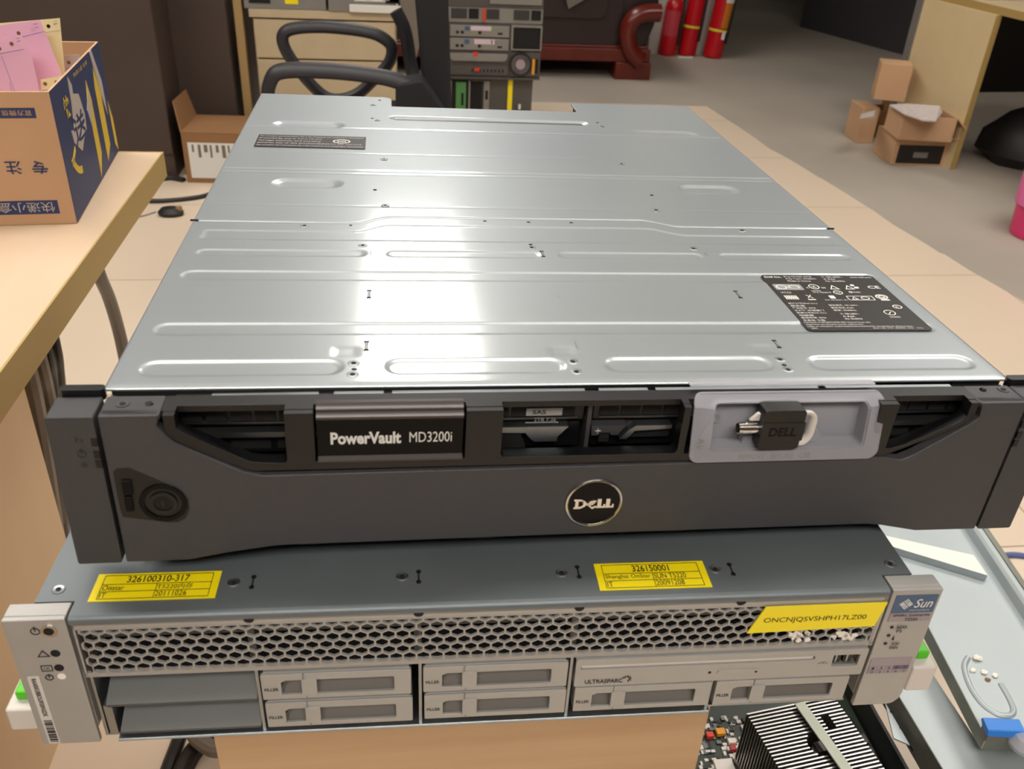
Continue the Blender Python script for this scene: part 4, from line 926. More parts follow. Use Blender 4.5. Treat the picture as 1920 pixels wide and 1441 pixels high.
# paper slips
def slip(px4, ydepth, m, lab, holes=(), lines=(), cat='paper slip', off=0):
    P = [ony(u, v, ydepth + 0) for u, v in px4]
    b = MB(); n = Vector((0, .0004, 0))
    t = .05
    P2 = [p + Vector((0, (p.z - .75) * off, 0)) for p in P]
    P2 = [ony(px4[i][0], px4[i][1], ydepth + (P[i].z - .75) * off) for i in range(len(P))]
    b.add(P2 + [p + n for p in P2], [tuple(range(len(P))), tuple(range(2 * len(P) - 1, len(P) - 1, -1))] + [(i, (i + 1) % len(P), (i + 1) % len(P) + len(P), i + len(P)) for i in range(len(P))], 0)
    for (u, v, r, mi) in holes:
        c = ony(u, v, ydepth); c = ony(u, v, ydepth + (c.z - .75) * off); rr = r
        b.prism([(c.x + rr * math.cos(k * .5236), c.z + rr * math.sin(k * .5236)) for k in range(12)], c.y - .0004 - .0012 * abs(off), c.y - .0002 - .0012 * abs(off), 'y', mi)
    for (u0, v0, u1, v1) in lines:
        a = ony(u0, v0, ydepth); c = ony(u1, v1, ydepth); a = ony(u0, v0, ydepth + (a.z - .75) * off - .0006); c = ony(u1, v1, ydepth + (c.z - .75) * off - .0006)
        b.tube([a, c], .00025, 4, 2, 1)
    return tag(b.build('paper_slip', [m, 'kraftdk', 'bluep', 'hole'], flip=False), lab, cat, 'order slips in the cardboard box')
Y0 = cA.y
slip([(-30, 46), (112, 34), (121, 130), (128, 250), (-30, 300)], Y0 + .15, 'yelp', 'tall yellow slip with a black punch hole, rearmost in the box', [(91, 49, .0022, 3), (16, 53, .0011, 3)], [(-20, 75, 113, 57), (100, 40, 108, 39), (100, 45, 108, 44)], off=.10)
slip([(-20, 50), (75, 37), (114, 135), (112, 300), (20, 300)], Y0 + .115, 'pinkp', 'pink slip leaning left in front of the tall yellow one', [(60, 55, .0022, 0), (35, 62, .0022, 1)], [(30, 72, 85, 58), (62, 45, 70, 44), (64, 52, 72, 50)], off=.12)
slip([(-30, 78), (40, 66), (60, 108), (78, 188), (84, 260), (-30, 270)], Y0 + .070, 'pinkp', 'wide pink slip nearest the front of the box', [(22, 82, .0022, 1), (-1, 91, .0022, 1)], [(-20, 104, 44, 92), (3, 105, 34, 188), (30, 72, 36, 71), (31, 78, 38, 76), (18, 155, 27, 190)], off=.12)
slip([(76, 149), (128, 140), (132, 250), (80, 260)], Y0 + .085, 'yelp', 'low yellow slip at the right front corner of the box', [(85, 157, .0022, 1), (106, 154, .0022, 1)], [(78, 170, 120, 163), (80, 177, 95, 175)], off=.10)
slip([(122, 104), (148, 102), (151, 118), (150, 260), (120, 260)], Y0 + .20, 'lilp', 'small lilac slip with a brown hole at the back right corner of the box', [(129, 117, .0022, 1)], [(122, 129, 150, 127)], off=.05)

# ================================================================== left background
tag(MB().box(-3.4, -.72, 3.36, 4.1, 0, 2.2).box(-3.4, -.93, 3.12, 3.36, 0, 2.2).box(-3.4, -.93, 3.11, 3.12, .10, 2.2).build('dark_wardrobe', 'wardrobe', bevel=.004), 'dark brown cabinet filling the upper left behind the desk, with an added front step covering shaded floor', 'cabinet')  # front step added so its dark brown stands in for shaded floor
p0 = ony(436, 0, 3.42); p1 = ony(452, 0, 3.42)
tag(MB().box(ony(437, 0, 3.42).x, ony(453, 0, 3.42).x, 3.40, 3.44, 0, 1.5).build('upright_board', 'post', bevel=.002), 'narrow tan upright board between the dark cabinet and the drawers', 'board')
# label box on the floor
q0 = onz(352, 345); 
LB = empty('shipping_box', loc=(q0.x, q0.y, .006), rz=R(-3), label='small brown box with a white address label on the floor behind the left desk', cat='box')
b = MB(); b.box(0, .34, 0, .25, 0, .19); b.prism([(0, .19), (.34, .19), (.34, .195), (0, .195)], 0, .25, 'y'); b.build('carton', 'kraftdk', LB, bevel=.002)
b = MB(); b.add([(0, 0, .19), (0, .25, .19), (-.03, .25, .29), (-.03, .06, .29), (.004, 0, .19), (.004, .25, .19), (-.026, .25, .29), (-.026, .06, .29)], [(0, 1, 2, 3), (7, 6, 5, 4), (0, 3, 7, 4), (1, 5, 6, 2), (2, 6, 7, 3)]); b.build('flap', 'kraftdk', LB)
b = MB(); b.box(.02, .25, -.002, 0, .02, .155, 0)
for k in range(9): b.box(.035 + k * .022, .042 + k * .022 + (k % 3) * .003, -.003, -.002, .120 - (k % 2) * .02, .148, 1)
b.build('address_label', ['white', 'cableg'], LB)
cable('cable', path([(290, 338, .012), (320, 334, .012), (345, 338, .012)]), .012, 'cable', 'dark cable on the floor in front of the small labelled box')
cable('cable', path([(262, 376, .012), (300, 377, .012), (350, 373, .012), (388, 366, .012), (420, 352, .012)]), .009, 'cable', 'black cable lying behind the plug on the tiles left of the array')
PL = onz(320, 396, .02); b = MB(); b.lathe([(.02, -.013), (.042, -.01), (.044, .0), (.03, .014), (.012, .018)], 20); b.v = [Vector((v.x * 1., v.y * .7, v.z)) for v in b.v]
r = empty('power_plug', loc=(PL.x, PL.y, .0192), label='round black power plug lying on the beige tiles behind the left desk', cat='plug')
b.build('plug_body', 'cable', r, smooth=True); MB().box(.02, .038, -.013, .013, .003, .018).build('plug_cap', 'kraftdk', r, bevel=.004)
cable('cable', path([(292, 398, .006), (270, 405, .006), (235, 412, .006)]), .004, 'cableg', 'thin grey cable leading left from the black plug')
# drawer cabinet
yc = 3.40
DC = empty('drawer_cabinet', loc=(-.36, yc, 0), label='pale wooden drawer cabinet behind the black office chair', cat='cabinet')
b = MB(); b.box(-.27, .285, .018, .5, 0, .555); b.box(-.28, .295, -.005, .5, .555, .585); b.build('carcass', 'drawer', DC, bevel=.002)
for z0, z1 in ((.405, .548), (.225, .398), (.04, .218)):
    o = MB().box(-.265, .280, 0, .018, z0, z1).build('drawer_front', 'drawer', DC, bevel=.002)
    c = ony(707, 53, yc - .01); MB().cyl((.215, -.001, z1 - .045), (.215, -.006, z1 - .045), .011, 16).build('drawer_knob', 'cable', o, smooth=True)
# devices on the drawer cabinet
def unit(name, x0, x1, y, z0, z1, dp, lab, cat, front, grp=None):
    r = empty(name, loc=((x0 + x1) / 2, y, z0), label=lab, cat=cat)
    w = (x1 - x0) / 2
    MB().box(-w, w, .004, dp, 0, z1 - z0).build('case', 'unit', r, bevel=.002)
    front(r, w, z1 - z0); return r
def f_dev(r, w, h):
    MB().box(-w, w, 0, .004, 0, h).build('front_panel', 'unit', r, bevel=.001)
    MB().box(-w + .02, -w + .10, -.003, 0, .02, h - .01).build('vent', 'hole', r); MB().box(0, .05, -.003, 0, .02, .04).build('sticker', 'yellow', r)
def f_dev2(r, w, h):
    MB().box(-w, w, 0, .004, 0, h).build('front_panel', 'unit', r, bevel=.001)
    b = MB(); b.box(-.03, .14, -.003, 0, .04, .075, 0); b.box(.01, .035, -.004, -.003, .045, .07, 1); b.box(.08, .105, -.004, -.003, .045, .07, 1); b.build('sticker', ['white', 'lilac'], r)
    MB().box(-.05, .18, -.012, 0, .0, .028).build('label_strip', 'white', r, bevel=.002); MB().box(.09, .145, -.003, 0, .035, .08).build('port', 'hole', r)
unit('network_switch', -.655, -.345, 3.40, .586, .70, .4, 'grey switch box with a yellow sticker on the left of the drawer cabinet', 'network device', f_dev)
unit('disk_enclosure', -.335, -.075, 3.39, .586, .72, .4, 'grey device with a white label strip on the right of the drawer cabinet', 'network device', f_dev2)
# grey bag-like sheet hanging between drawers and chair
# ---- office chair (seen from its side, back to the right)
OC = empty('office_chair', loc=(-.22, 2.15, .006), label='black office chair with looped armrests standing behind the array', cat='office chair')
def cl(p): return (p.x + .22, p.y - 2.15, p.z - .006)
def loop(us, y):
    return [cl(ony(u, v, y)) for u, v in us]
far = [(533, 62), (560, 52), (620, 51), (690, 60), (722, 74), (735, 92), (728, 120), (700, 150), (672, 175), (640, 186), (612, 182), (585, 160), (552, 120), (532, 85)]
b = MB(); b.tube(loop(far, 2.52), .017, 10, 0, 6, 1.2, True); b.build('armrest', 'blackpl', OC, smooth=True)
near = [(505, 190), (508, 150), (530, 133), (600, 132), (680, 139), (745, 152), (790, 182), (800, 230), (760, 262), (640, 262), (540, 250)]
b = MB(); b.tube(loop(near, 1.95), .014, 10, 0, 6, 1.5, True); b.build('armrest', 'blackpl', OC, smooth=True)
def cb(u, v, y): return cl(ony(u, v, y))
b = MB(); b.hexa([cb(805, 300, 2.02), cb(850, 300, 2.02), cb(850, 300, 2.45), cb(805, 300, 2.45)], [cb(770, -90, 2.02), cb(838, -90, 2.02), cb(838, -90, 2.45), cb(770, -90, 2.45)]); b.build('backrest', 'mesh', OC, bevel=.012, seg=3)
b = MB(); f_ = [cb(u, v, 1.93) for u, v in ((742, 158), (792, 150), (836, 215), (836, 300), (742, 300))]; g_ = [p_[0] for p_ in []]
b.add([*f_, *[(p_[0], p_[1] + .09, p_[2]) for p_ in f_]], [(0, 1, 2, 3, 4), (9, 8, 7, 6, 5)] + [(i, (i + 1) % 5, (i + 1) % 5 + 5, i + 5) for i in range(5)]); b.build('arm_support', 'mesh', OC, bevel=.008)
b = MB(); b.tube([cb(742, 20, 2.5), cb(760, 60, 2.5), cb(772, 130, 2.5), cb(790, 200, 2.45), cb(800, 260, 2.4)], .02, 10, 0, 6); b.build('back_frame', 'blackpl', OC, smooth=True)
b = MB(); b.prism(rrect(-.23, -.22, .24, .30, .08, 6), .40, .47); b.build('seat', 'mesh', OC, bevel=.015, seg=3)
b = MB(); b.cyl((0, .04, .08), (0, .04, .40), .028, 16); b.build('gas_lift', 'blackpl', OC, smooth=True)
for k in range(5):
    t = R(72 * k + 20); p = Vector((.28 * math.cos(t), .04 + .28 * math.sin(t), .07))
    b = MB(); b.tube([(0, .04, .10), p], .018, 8, 0, 1); lg = b.build('base_arm', 'blackpl', OC, smooth=True)
    MB().cyl((p.x - .01, p.y, .03), (p.x + .015, p.y, .03), .029, 14).build('caster', 'blackpl', lg, smooth=True)

# ---- stack of machines behind (front plane y = 3.72)
ys = 3.72
def Z_(v, u=920): return ony(u, v, ys).z
def X_(u, v=100): return ony(u, v, ys).x
xa, xb = .135, .560
def stackunit(name, z0, z1, lab, front, m='unitdk', xx=(xa, xb), yy=ys):
    r = empty(name, loc=(xx[0], yy, z0), label=lab, cat='server')
    MB().box(0, xx[1] - xx[0], .006, .45, 0, z1 - z0 - .002).build('case', m, r, bevel=.002)
    b = MB(); w = xx[1] - xx[0]; h = z1 - z0 - .002
    front(r, w, h); return r
def P2(b, w, h, x0, z0, x1, z1, mi, y0=0., y1=.008): b.box(x0 * w, x1 * w, y0, y1, z0 * h, z1 * h, mi)
def f_bottom(r, w, h):
    b = MB(); P2(b, w, h, 0, 0, 1, 1, 0, .002, .006)
    b.build('front_panel', 'unitdk', r)
    b = MB(); P2(b, w, h, .10, .02, .33, .95, 0, -.003, .002); b.build('slot_bay', 'hole', r)
    b = MB(); P2(b, w, h, .15, .02, .26, .93, 0, -.008, -.003); P2(b, w, h, .21, .55, .235, .75, 1, -.01, -.008); P2(b, w, h, .20, .10, .24, .35, 1, -.01, -.008); b.build('circuit_card', [mat('card_green', '#4d8a4a', .5), 'hole'], r)
    for x in (.085, .29): MB().box(x * w, (x + .018) * w, -.006, .002, 0, .95 * h).build('rail', 'unit', r)
    b = MB(); P2(b, w, h, .32, .02, .44, .93, 0, -.004, .002); b.build('slot_bay', 'hole', r)
    b = MB(); P2(b, w, h, .46, 0, .52, .95, 0, -.006, .002); P2(b, w, h, .475, .15, .505, .45, 1, -.007, -.006); P2(b, w, h, .475, .65, .505, .80, 1, -.007, -.006); b.build('riser_plate', ['unit', 'hole'], r)
    b = MB(); P2(b, w, h, .725, .05, .775, .98, 0, -.009, .002); b.build('yellow_tape', 'yellow', r)
    b = MB(); P2(b, w, h, .83, .28, .90, .48, 0, -.009, .002); P2(b, w, h, .85, .50, .875, .58, 1, -.011, .002); b.build('knob_block', ['hole', 'white'], r)
    b = MB(); P2(b, w, h, .0, .0, 1, .045, 0, -.010, .002); b.build('sill', 'unit', r)
def f_mid(r, w, h):
    b = MB(); P2(b, w, h, 0, 0, 1, 1, 0, .002, .006); b.build('front_panel', 'unitdk', r)
    for z0, z1, lbl in ((.76, .96, 0), (.52, .73, 1)):
        b = MB(); P2(b, w, h, .05, z0, .66, z1, 0, -.006, .002); o = b.build('module', 'unit', r, bevel=.002)
        b = MB()
        for x in (.11, .16, .34): P2(b, w, h, x, z0 + .05, x + .03, z0 + .10, 0, -.008, -.006)
        P2(b, w, h, .54, z0 + .05, .59, z0 + .08, 0, -.008, -.006); b.build('ports', 'hole', o)
        b = MB(); P2(b, w, h, .26 + lbl * .04, z0 + .11, .47 + lbl * .04, z1 - .01, 0, -.008, -.006); P2(b, w, h, .20, z0 + .11, .25, z1 - .02, 1, -.008, -.006); P2(b, w, h, .475, z0 + .12, .485, z1 - .02, 2, -.008, -.006); b.build('sticker', ['lilp', 'blue', 'green'], o)
    b = MB(); P2(b, w, h, .70, .56, .985, .95, 0, -.003, .002); b.build('empty_bay', 'hole', r)
    b = MB(); b.prism([rrect(.68 * w, .54 * h, 1 * w, .99 * h, .004), rrect(.70 * w, .56 * h, .985 * w, .95 * h, .004)], -.010, .002, 'y'); b.build('bay_frame', 'unit', r)
    b = MB(); b.prism([(.05 * w, .38 * h), (.08 * w, .32 * h), (.62 * w, .32 * h), (.65 * w, .38 * h), (.65 * w, .46 * h), (.05 * w, .46 * h)], -.010, .002, 'y'); b.build('handle_plate', 'unit', r, bevel=.002)
    b = MB(); P2(b, w, h, .29, .42, .34, .49, 0, -.014, -.009); P2(b, w, h, .31, .14, .36, .20, 0, -.014, .0); b.build('red_clip', 'red', r)
    c = Vector((.79 * w, 0, .28 * h)); b = MB(); b.box(.69 * w, .97 * w, -.004, .002, .05 * h, .50 * h); b.build('power_supply', 'unitdk', r)
    b = MB(); b.prism([circ(c.x, c.z, .052, 28), circ(c.x, c.z, .044, 28)], -.012, -.004, 'y', 0); b.prism(circ(c.x, c.z, .022, 20), -.012, -.004, 'y', 1); b.prism(circ(c.x, c.z, .045, 28), -.006, -.004, 'y', 2)
    for k in range(3): b.prism([circ(c.x, c.z, .028 + k * .006, 24), circ(c.x, c.z, .0265 + k * .006, 24)], -.013, -.011, 'y', 1)
    b.build('fan', ['cable', 'lilac', 'hole'], r)
    b = MB(); P2(b, w, h, .915, .10, .94, .38, 0, -.012, .0); b.build('orange_lever', 'orange', r); b = MB(); P2(b, w, h, .945, .12, .975, .38, 0, -.008, .0); b.build('socket', 'hole', r)
    b = MB(); b.box(.02 * w, .66 * w, -.004, .002, .06 * h, .24 * h, 0)
    for k in range(9): b.box((.28 + k * .04) * w, (.295 + k * .04) * w, -.006, -.004, .12 * h, .17 * h, 1)
    b.build('lower_vent', ['unitdk', 'hole'], r)
    MB().box(-.02, w * 1.0, -.014, .002, 0, .03 * h).build('flange', 'unitdk', r)
def f_grille(r, w, h):
    b = MB(); P2(b, w, h, 0, 0, 1, 1, 0, .002, .006); b.build('front_panel', 'unit', r)
    for x0, x1, mi in ((.06, .22, 'grille'), (.24, .34, 'hole'), (.42, .55, 'grille'), (.70, .86, 'grille'), (.88, .98, 'hole')):
        b = MB(); P2(b, w, h, x0, .25, x1, .92, 0, -.002, .002)
        if mi == 'grille':
            for k in range(7):
                for j in range(5): b.box((x0 + .008 + k * (x1 - x0) / 7) * w, (x0 + .015 + k * (x1 - x0) / 7) * w, -.003, -.002, (.30 + j * .12) * h, (.36 + j * .12) * h, 1)
        b.build('vent' if mi == 'grille' else 'empty_bay', [mi, 'hole'], r)
    MB().box(.38 * w, .41 * w, -.008, .002, .1 * h, .95 * h).build('red_tag', 'red', r)
def f_top(r, w, h):
    b = MB(); P2(b, w, h, 0, 0, 1, 1, 0, .002, .006); b.build('front_panel', 'unitdk', r)
    b = MB(); P2(b, w, h, .05, .35, .36, .95, 0, -.004, .002); P2(b, w, h, .45, .1, .98, .3, 0, -.006, .002); b.build('module', 'unit', r)
    b = MB()
    for k, c in enumerate((.46, .52, .60, .66, .74, .85)): P2(b, w, h, c, .35, c + .05, .7, k % 2, -.006, .002)
    b.build('connector', ['cable', 'pcb'], r)
zz = [ .02, Z_(147), Z_(43), Z_(14), Z_(-60)]
stackunit('rack_machine', .006, zz[1], 'lowest machine of the far stack, with a green card and yellow tape', f_bottom, xx=(xa - .01, xb - .025), yy=ys + .02)
stackunit('rack_machine', zz[1], zz[2], 'far stack machine with a round fan and an empty black bay', f_mid)
stackunit('rack_machine', zz[2], zz[3], 'thin far stack machine with perforated grilles and a red tag', f_grille)
stackunit('rack_machine', zz[3], zz[4], 'topmost machine of the far stack, cut by the photo edge', f_top)
# grey sheet hanging between drawers and chair back
b = MB(); Pq = [ony(u, v, 3.372) for u, v in ((742, -40), (800, -40), (792, 60), (778, 120), (800, 190), (760, 60))]
Pq[4].z = .008
b.add([*Pq, *[p + Vector((0, .01, 0)) for p in Pq]], [(0, 1, 2, 3, 4, 5), (11, 10, 9, 8, 7, 6)] + [(i, (i + 1) % 6, (i + 1) % 6 + 6, i + 6) for i in range(6)])
tag(b.build('plastic_sheet', 'cableg'), 'grey crumpled plastic sheet hanging between the drawers and the chair back', 'plastic sheet')

# ================================================================== sofa
s0 = onz(1217, 150)
SO_ = empty('leather_sofa', loc=(s0.x, s0.y, 0), label='dark brown leather sofa with red lacquered wooden arm and base', cat='sofa')
yS = s0.y
def sl(u, v, y=None): p = ony(u, v, y or yS); return (p.x - s0.x, p.z)
b = MB(); b.box(-2.4, -.02, .02, .85, .115, .19); b.box(-2.4, -.01, .0, .02, .10, .175); b.build('base_rail', 'redwood', SO_, bevel=.006)
MB().box(-.22, 0, -.01, .12, 0, .10).build('foot', 'redwood', SO_, bevel=.006); MB().box(-2.4, -2.2, -.01, .12, 0, .10).build('foot', 'redwood', SO_, bevel=.006)
b = MB(); b.prism(rrect(-2.35, .19, -.20, .50, .05, 5), .03, .80, 'y'); b.build('seat_body', 'leather', SO_, bevel=.02, seg=3)
b = MB(); b.prism(rrect(-2.30, .34, -.30, .52, .05, 5), .0, .06, 'y'); b.build('front_cushion', 'leather', SO_, bevel=.03, seg=3)
sp = [sl(1184, 120), sl(1196, 108), sl(1215, 88), sl(1231, 50), sl(1240, 15), sl(1240, -60), sl(1130, -60), sl(1120, 40), sl(1145, 90), sl(1160, 120)]
b = MB(); b.prism(sp, .04, .80, 'y'); b.build('side_panel', 'leather', SO_, bevel=.02, seg=3)
ar = [sl(u, v) for u, v in ((1199, 114), (1182, 95), (1176, 66), (1180, 45), (1194, 30), (1215, 24), (1237, 24))]
b = MB(); b.tube([(p[0], -.01, p[1]) for p in ar], .052, 12, 0, 6, 1.0); b.build('arm_scroll', 'redwood', SO_, smooth=True)
b = MB(); b.box(-2.4, -.10, .60, .85, .19, 1.0); b.build('backrest', 'leather', SO_, bevel=.05, seg=3)
p = ony(1075, 5, yS - .03); b = MB(); b.prism([(p.x - .08, p.z + .10), (p.x - .03, p.z - .03), (p.x + .07, p.z + .03), (p.x + .20, p.z + .15)], yS - .06, yS - .045, 'y')
tag(b.build('cloth', 'cableg'), 'grey cloth corner draped over the front of the leather sofa', 'cloth')

# ================================================================== fire extinguishers
def ext(u, v, r, h, m, lab, tilt, extra):
    p = onz(u, v); o = empty('fire_extinguisher', loc=(p.x, p.y + r, 0), label=lab, cat='fire extinguisher'); o.rotation_euler = (0, R(tilt), 0)
    b = MB(); b.lathe([(r * .85, 0), (r, .012), (r, h * .80), (r * .92, h * .88), (r * .6, h * .95), (r * .28, h * .985), (r * .26, h)], 28); b.build('cylinder', m, o, smooth=True)
    b = MB(); b.cyl((0, 0, h), (0, 0, h + .04), r * .3, 14); b.box(-.02, .06, -.012, .012, h + .04, h + .055); b.box(-.02, .055, -.012, .012, h + .07, h + .08); b.build('valve_handle', 'cable', o, smooth=True)
    b = MB(); b.tube([(.02, 0, h + .03), (r * .8, -.02, h + .01), (r * .8, -r * .72, h * .6), (r * .8, -r * .72, h * .2)], .011, 8, 0, 6); b.build('hose', 'cable', o, smooth=True)
    extra(o, r, h)
def wrap(o, r, z0, z1, a0, a1, m, nm, lift=.0015):
    b = MB(); n = 12; V = []
    for z in (z0, z1):
        for i in range(n + 1):
            t = R(a0 + (a1 - a0) * i / n); V.append(((r + lift) * math.cos(t), (r + lift) * math.sin(t), z))
    b.add(V, [(i, i + 1, i + n + 2, i + n + 1) for i in range(n)]); b.build(nm, m, o, smooth=True, flip=False)
ext(1254, 106, .062, .38, 'extred', 'fire extinguisher with a faded label, leftmost of the three', 3, lambda o, r, h: wrap(o, r, .13, .29, 205, 300, 'extlab', 'label'))
ext(1291, 107, .062, .52, 'extred', 'middle red fire extinguisher with a yellow ribbon, beside the faded one', 4, lambda o, r, h: wrap(o, r, .185, .20, 180, 360, 'ribbon', 'ribbon', .003))
def e3(o, r, h):
    wrap(o, r, .20, .50, 262, 322, 'extor', 'label'); wrap(o, r, .36, .42, 260, 324, 'white', 'label', .0025); wrap(o, r, .175, .19, 180, 360, 'ribbon', 'ribbon', .003)
    b = MB(); b.box(.01, .03, -r - .006, -r, .13, .18); b.build('ribbon', 'white', o)
ext(1340, 111, .066, .52, 'extred', 'fire extinguisher with an orange and white label, rightmost of the three', 5, e3)
p = onz(1282, 108); tag(MB().box(p.x - .05, p.x + .06, p.y - .03, p.y - .015, 0, .012).build('pen', 'white', bevel=.004), 'small white stick on the floor before the fire extinguishers', 'stick')
p = onz(1622, 73); tag(MB().box(p.x - .06, p.x + .06, p.y - .05, p.y + .03, 0, .09).box(p.x - .05, p.x + .05, p.y - .04, p.y + .02, .09, .10).build('floor_box', 'cable', bevel=.008), 'small black box on the floor at the foot of the dark partition', 'box')

# ================================================================== right desk
a = onz(1780, 318); c = onz(1664, 262); dd = (c - a).normalized(); ln = .62
n_ = Vector((-dd.y, dd.x, 0));
if n_.y > 0 and n_.x < 0: n_ = -n_
RD = empty('side_desk', loc=(a.x, a.y, 0), label='pale wooden desk with a solid side panel at the upper right', cat='desk')
ph = math.atan2(dd.y, dd.x); RD.rotation_euler = (0, 0, ph)
print('rdesk', a, c, math.degrees(ph), (c - a).length)
L_ = (c - a).length
# local x runs away along the panel, local -y towards the room on the right
MB().box(0, L_, -.028, 0, 0, .659).build('side_panel', 'rdesk', RD, bevel=.001)
MB().box(-.002, .0, -.028, .0, 0, .659).build('panel_edge', 'rdeskedge', RD)
MB().box(L_, L_ + .05, -.03, .004, 0, .659).build('steel_post', 'unit', RD, bevel=.002)
RI = Matrix.Translation(-RD.location); RI = Matrix.Rotation(-ph, 4, 'Z') @ RI
ta, tb = onz(1790, 0, .675), onz(1900, 26, .675); td = (tb - ta).normalized(); tn = Vector((-td.y, td.x, 0)); tn = tn if tn.y > 0 else -tn
TQ = [RI @ p for p in (ta - td * .35, tb + td * .9, tb + td * .9 + tn * .9, ta - td * .35 + tn * .9)]
MB().prism([(p.x, p.y) for p in TQ], .66, .69).build('tabletop', 'rdesk', RD, bevel=.002)
TE = [RI @ p for p in (ta - td * .35, tb + td * .9, tb + td * .9 - tn * .003, ta - td * .35 - tn * .003)]
MB().prism([(p.x, p.y) for p in TE], .6595, .6905).build('edge_band', 'rdeskedge', RD)
MB().box(.4, .42, -1.45, -.03, .25, .659).build('modesty_panel', 'cable', RD)
for k, (u, v, w, m, lab) in enumerate(((1895, 2, .12, 'lilp', 'stack of printed sheets on the right desk at the photo corner'), (1850, -14, .03, 'cable', 'black pad lying on the right desk beside the printed sheets'))):
    p = onz(u, v, .691); b = MB(); b.box(p.x - w, p.x + w * 1.6, p.y + .01, p.y + .3, .6907, .71 + k * .01); tag(b.build('sheet_stack' if k == 0 else 'desk_pad', m, bevel=.002), lab, 'papers' if k == 0 else 'pad')
# cardboard boxes on the floor in front of the right desk
def cbox(name, u, v, w, d_, h, rz, z0, m, lab, extra=None, open_=False):
    p = onz(u, v, z0); r = empty(name, loc=(p.x, p.y, z0 + .0005), rz=R(rz), label=lab, cat='box')
    b = MB(); t = .004
    if open_:
        b.box(0, w, 0, t, 0, h); b.box(0, w, d_ - t, d_, 0, h); b.box(0, t, t, d_ - t, 0, h); b.box(w - t, w, t, d_ - t, 0, h); b.box(t, w - t, t, d_ - t, 0, t)
    else: b.box(0, w, 0, d_, 0, h)
    b.build('carton', m, r, bevel=.002)
    if extra: extra(r, w, d_, h)
    return r
def x_low(r, w, d_, h):
    MB().box(.02, w * .86, -.002, 0, .01, h * .75).build('black_print', 'cable', r); MB().box(w * .35, w * .6, -.003, -.002, h * .3, h * .5).build('emblem', 'unit', r)
    b = MB(); b.add([(0, 0, h), (w, 0, h), (w, -.05, h + .012), (0, -.05, h + .012), (0, 0, h + .004), (w, 0, h + .004), (w, -.05, h + .016), (0, -.05, h + .016)], [(0, 1, 2, 3), (7, 6, 5, 4), (2, 6, 7, 3), (0, 3, 7, 4), (1, 5, 6, 2)]); b.build('flap', 'kraft', r)
cbox('parcel_box', 1669, 309, .27, .21, .125, -4, 0, 'kraft', 'brown box with black printed front, lowest of the pile by the right desk', x_low)
def x_up(r, w, d_, h):
    b = MB(); b.add([(w, 0, h), (w, d_, h), (w + .05, d_, h - .04), (w + .05, 0, h - .04), (w, 0, h - .004), (w, d_, h - .004), (w + .045, d_, h - .044), (w + .045, 0, h - .044)], [(0, 1, 2, 3), (7, 6, 5, 4), (2, 6, 7, 3), (0, 3, 7, 4), (1, 5, 6, 2)]); b.build('flap', 'kraft', r)
cbox('parcel_box', 1683, 262, .24, .19, .105, -8, .128, 'kraft', 'open brown box stacked on the black printed one', x_up, True)
cbox('parcel_box', 1603, 268, .085, .16, .17, -5, 0, 'kraft', 'narrow brown box standing at the left of the pile')
cbox('parcel_box', 1650, 215, .13, .10, .22, -25, .0, 'kraftdk', 'dark brown box under the tall carton at the steel post')
cbox('parcel_box', 1637, 186, .14, .13, .165, -22, .2225, 'kraft', 'tall plain carton behind the pile, leaning at the steel post')
cbox('parcel_box', 1640, 258, .12, .14, .13, 10, .0, 'kraftdk', 'small open box between the narrow box and the stacked pair', None, True)
# newspaper on top
b = MB(); P = []
g = [(1668, 196), (1700, 194), (1735, 200), (1762, 198), (1767, 210), (1755, 226), (1730, 224), (1695, 212)]
V = [onz(u, v, .245 + .012 * (i % 2)) for i, (u, v) in enumerate(g)]
b.add(V + [v - Vector((0, 0, .006)) for v in V], [tuple(range(8)), tuple(range(15, 7, -1))] + [(i, (i + 1) % 8, (i + 1) % 8 + 8, i + 8) for i in range(8)])
tag(b.build('newspaper', 'news', flip=False), 'crumpled newspaper sheet lying on the open brown box', 'newspaper')
p = onz(1560 + 62, 205, .15)
b = MB(); bmv = [onz(1610 + random.uniform(0, 38), 205 + random.uniform(0, 22), .17 + random.uniform(0, .03)) for i in range(12)]
bm = bmesh.new(); [bm.verts.new(v) for v in bmv]; bmesh.ops.convex_hull(bm, input=bm.verts); me = bpy.data.meshes.new('plastic_bag'); bm.to_mesh(me); bm.free(); me.materials.append(M['pgrey'])
o = bpy.data.objects.new('plastic_bag', me); COL.objects.link(o); tag(o, 'crumpled pale plastic bag on top of the narrow box', 'plastic bag')
# pink bin
p = onz(1912, 450); BN = empty('waste_bin', loc=(p.x + .10, p.y + .04, 0), label='pink waste bin with a pink liner at the right edge', cat='waste bin')
MB().lathe([(.095, 0), (.10, .005), (.115, .22), (.112, .22), (.094, .01)], 28).build('bucket', 'pinkbin', BN, smooth=True)
MB().lathe([(.117, .12), (.119, .20), (.121, .29), (.115, .30), (.112, .22)], 20).build('liner', 'pinkbag', BN, smooth=True)
# black bag under the right desk
p = onz(1900, 318); b = MB(); b.lathe([(.16, 0), (.21, .05), (.20, .14), (.13, .22), (.05, .25)], 16, 0, Matrix.Translation((p.x + .12, p.y + .12, 0)))
b.v = [v + Vector((random.uniform(-.015, .015), random.uniform(-.015, .015), 0)) for v in b.v]
tag(b.build('rubbish_bag', 'cable', smooth=True), 'slumped black bag on the floor under the right desk', 'bag')

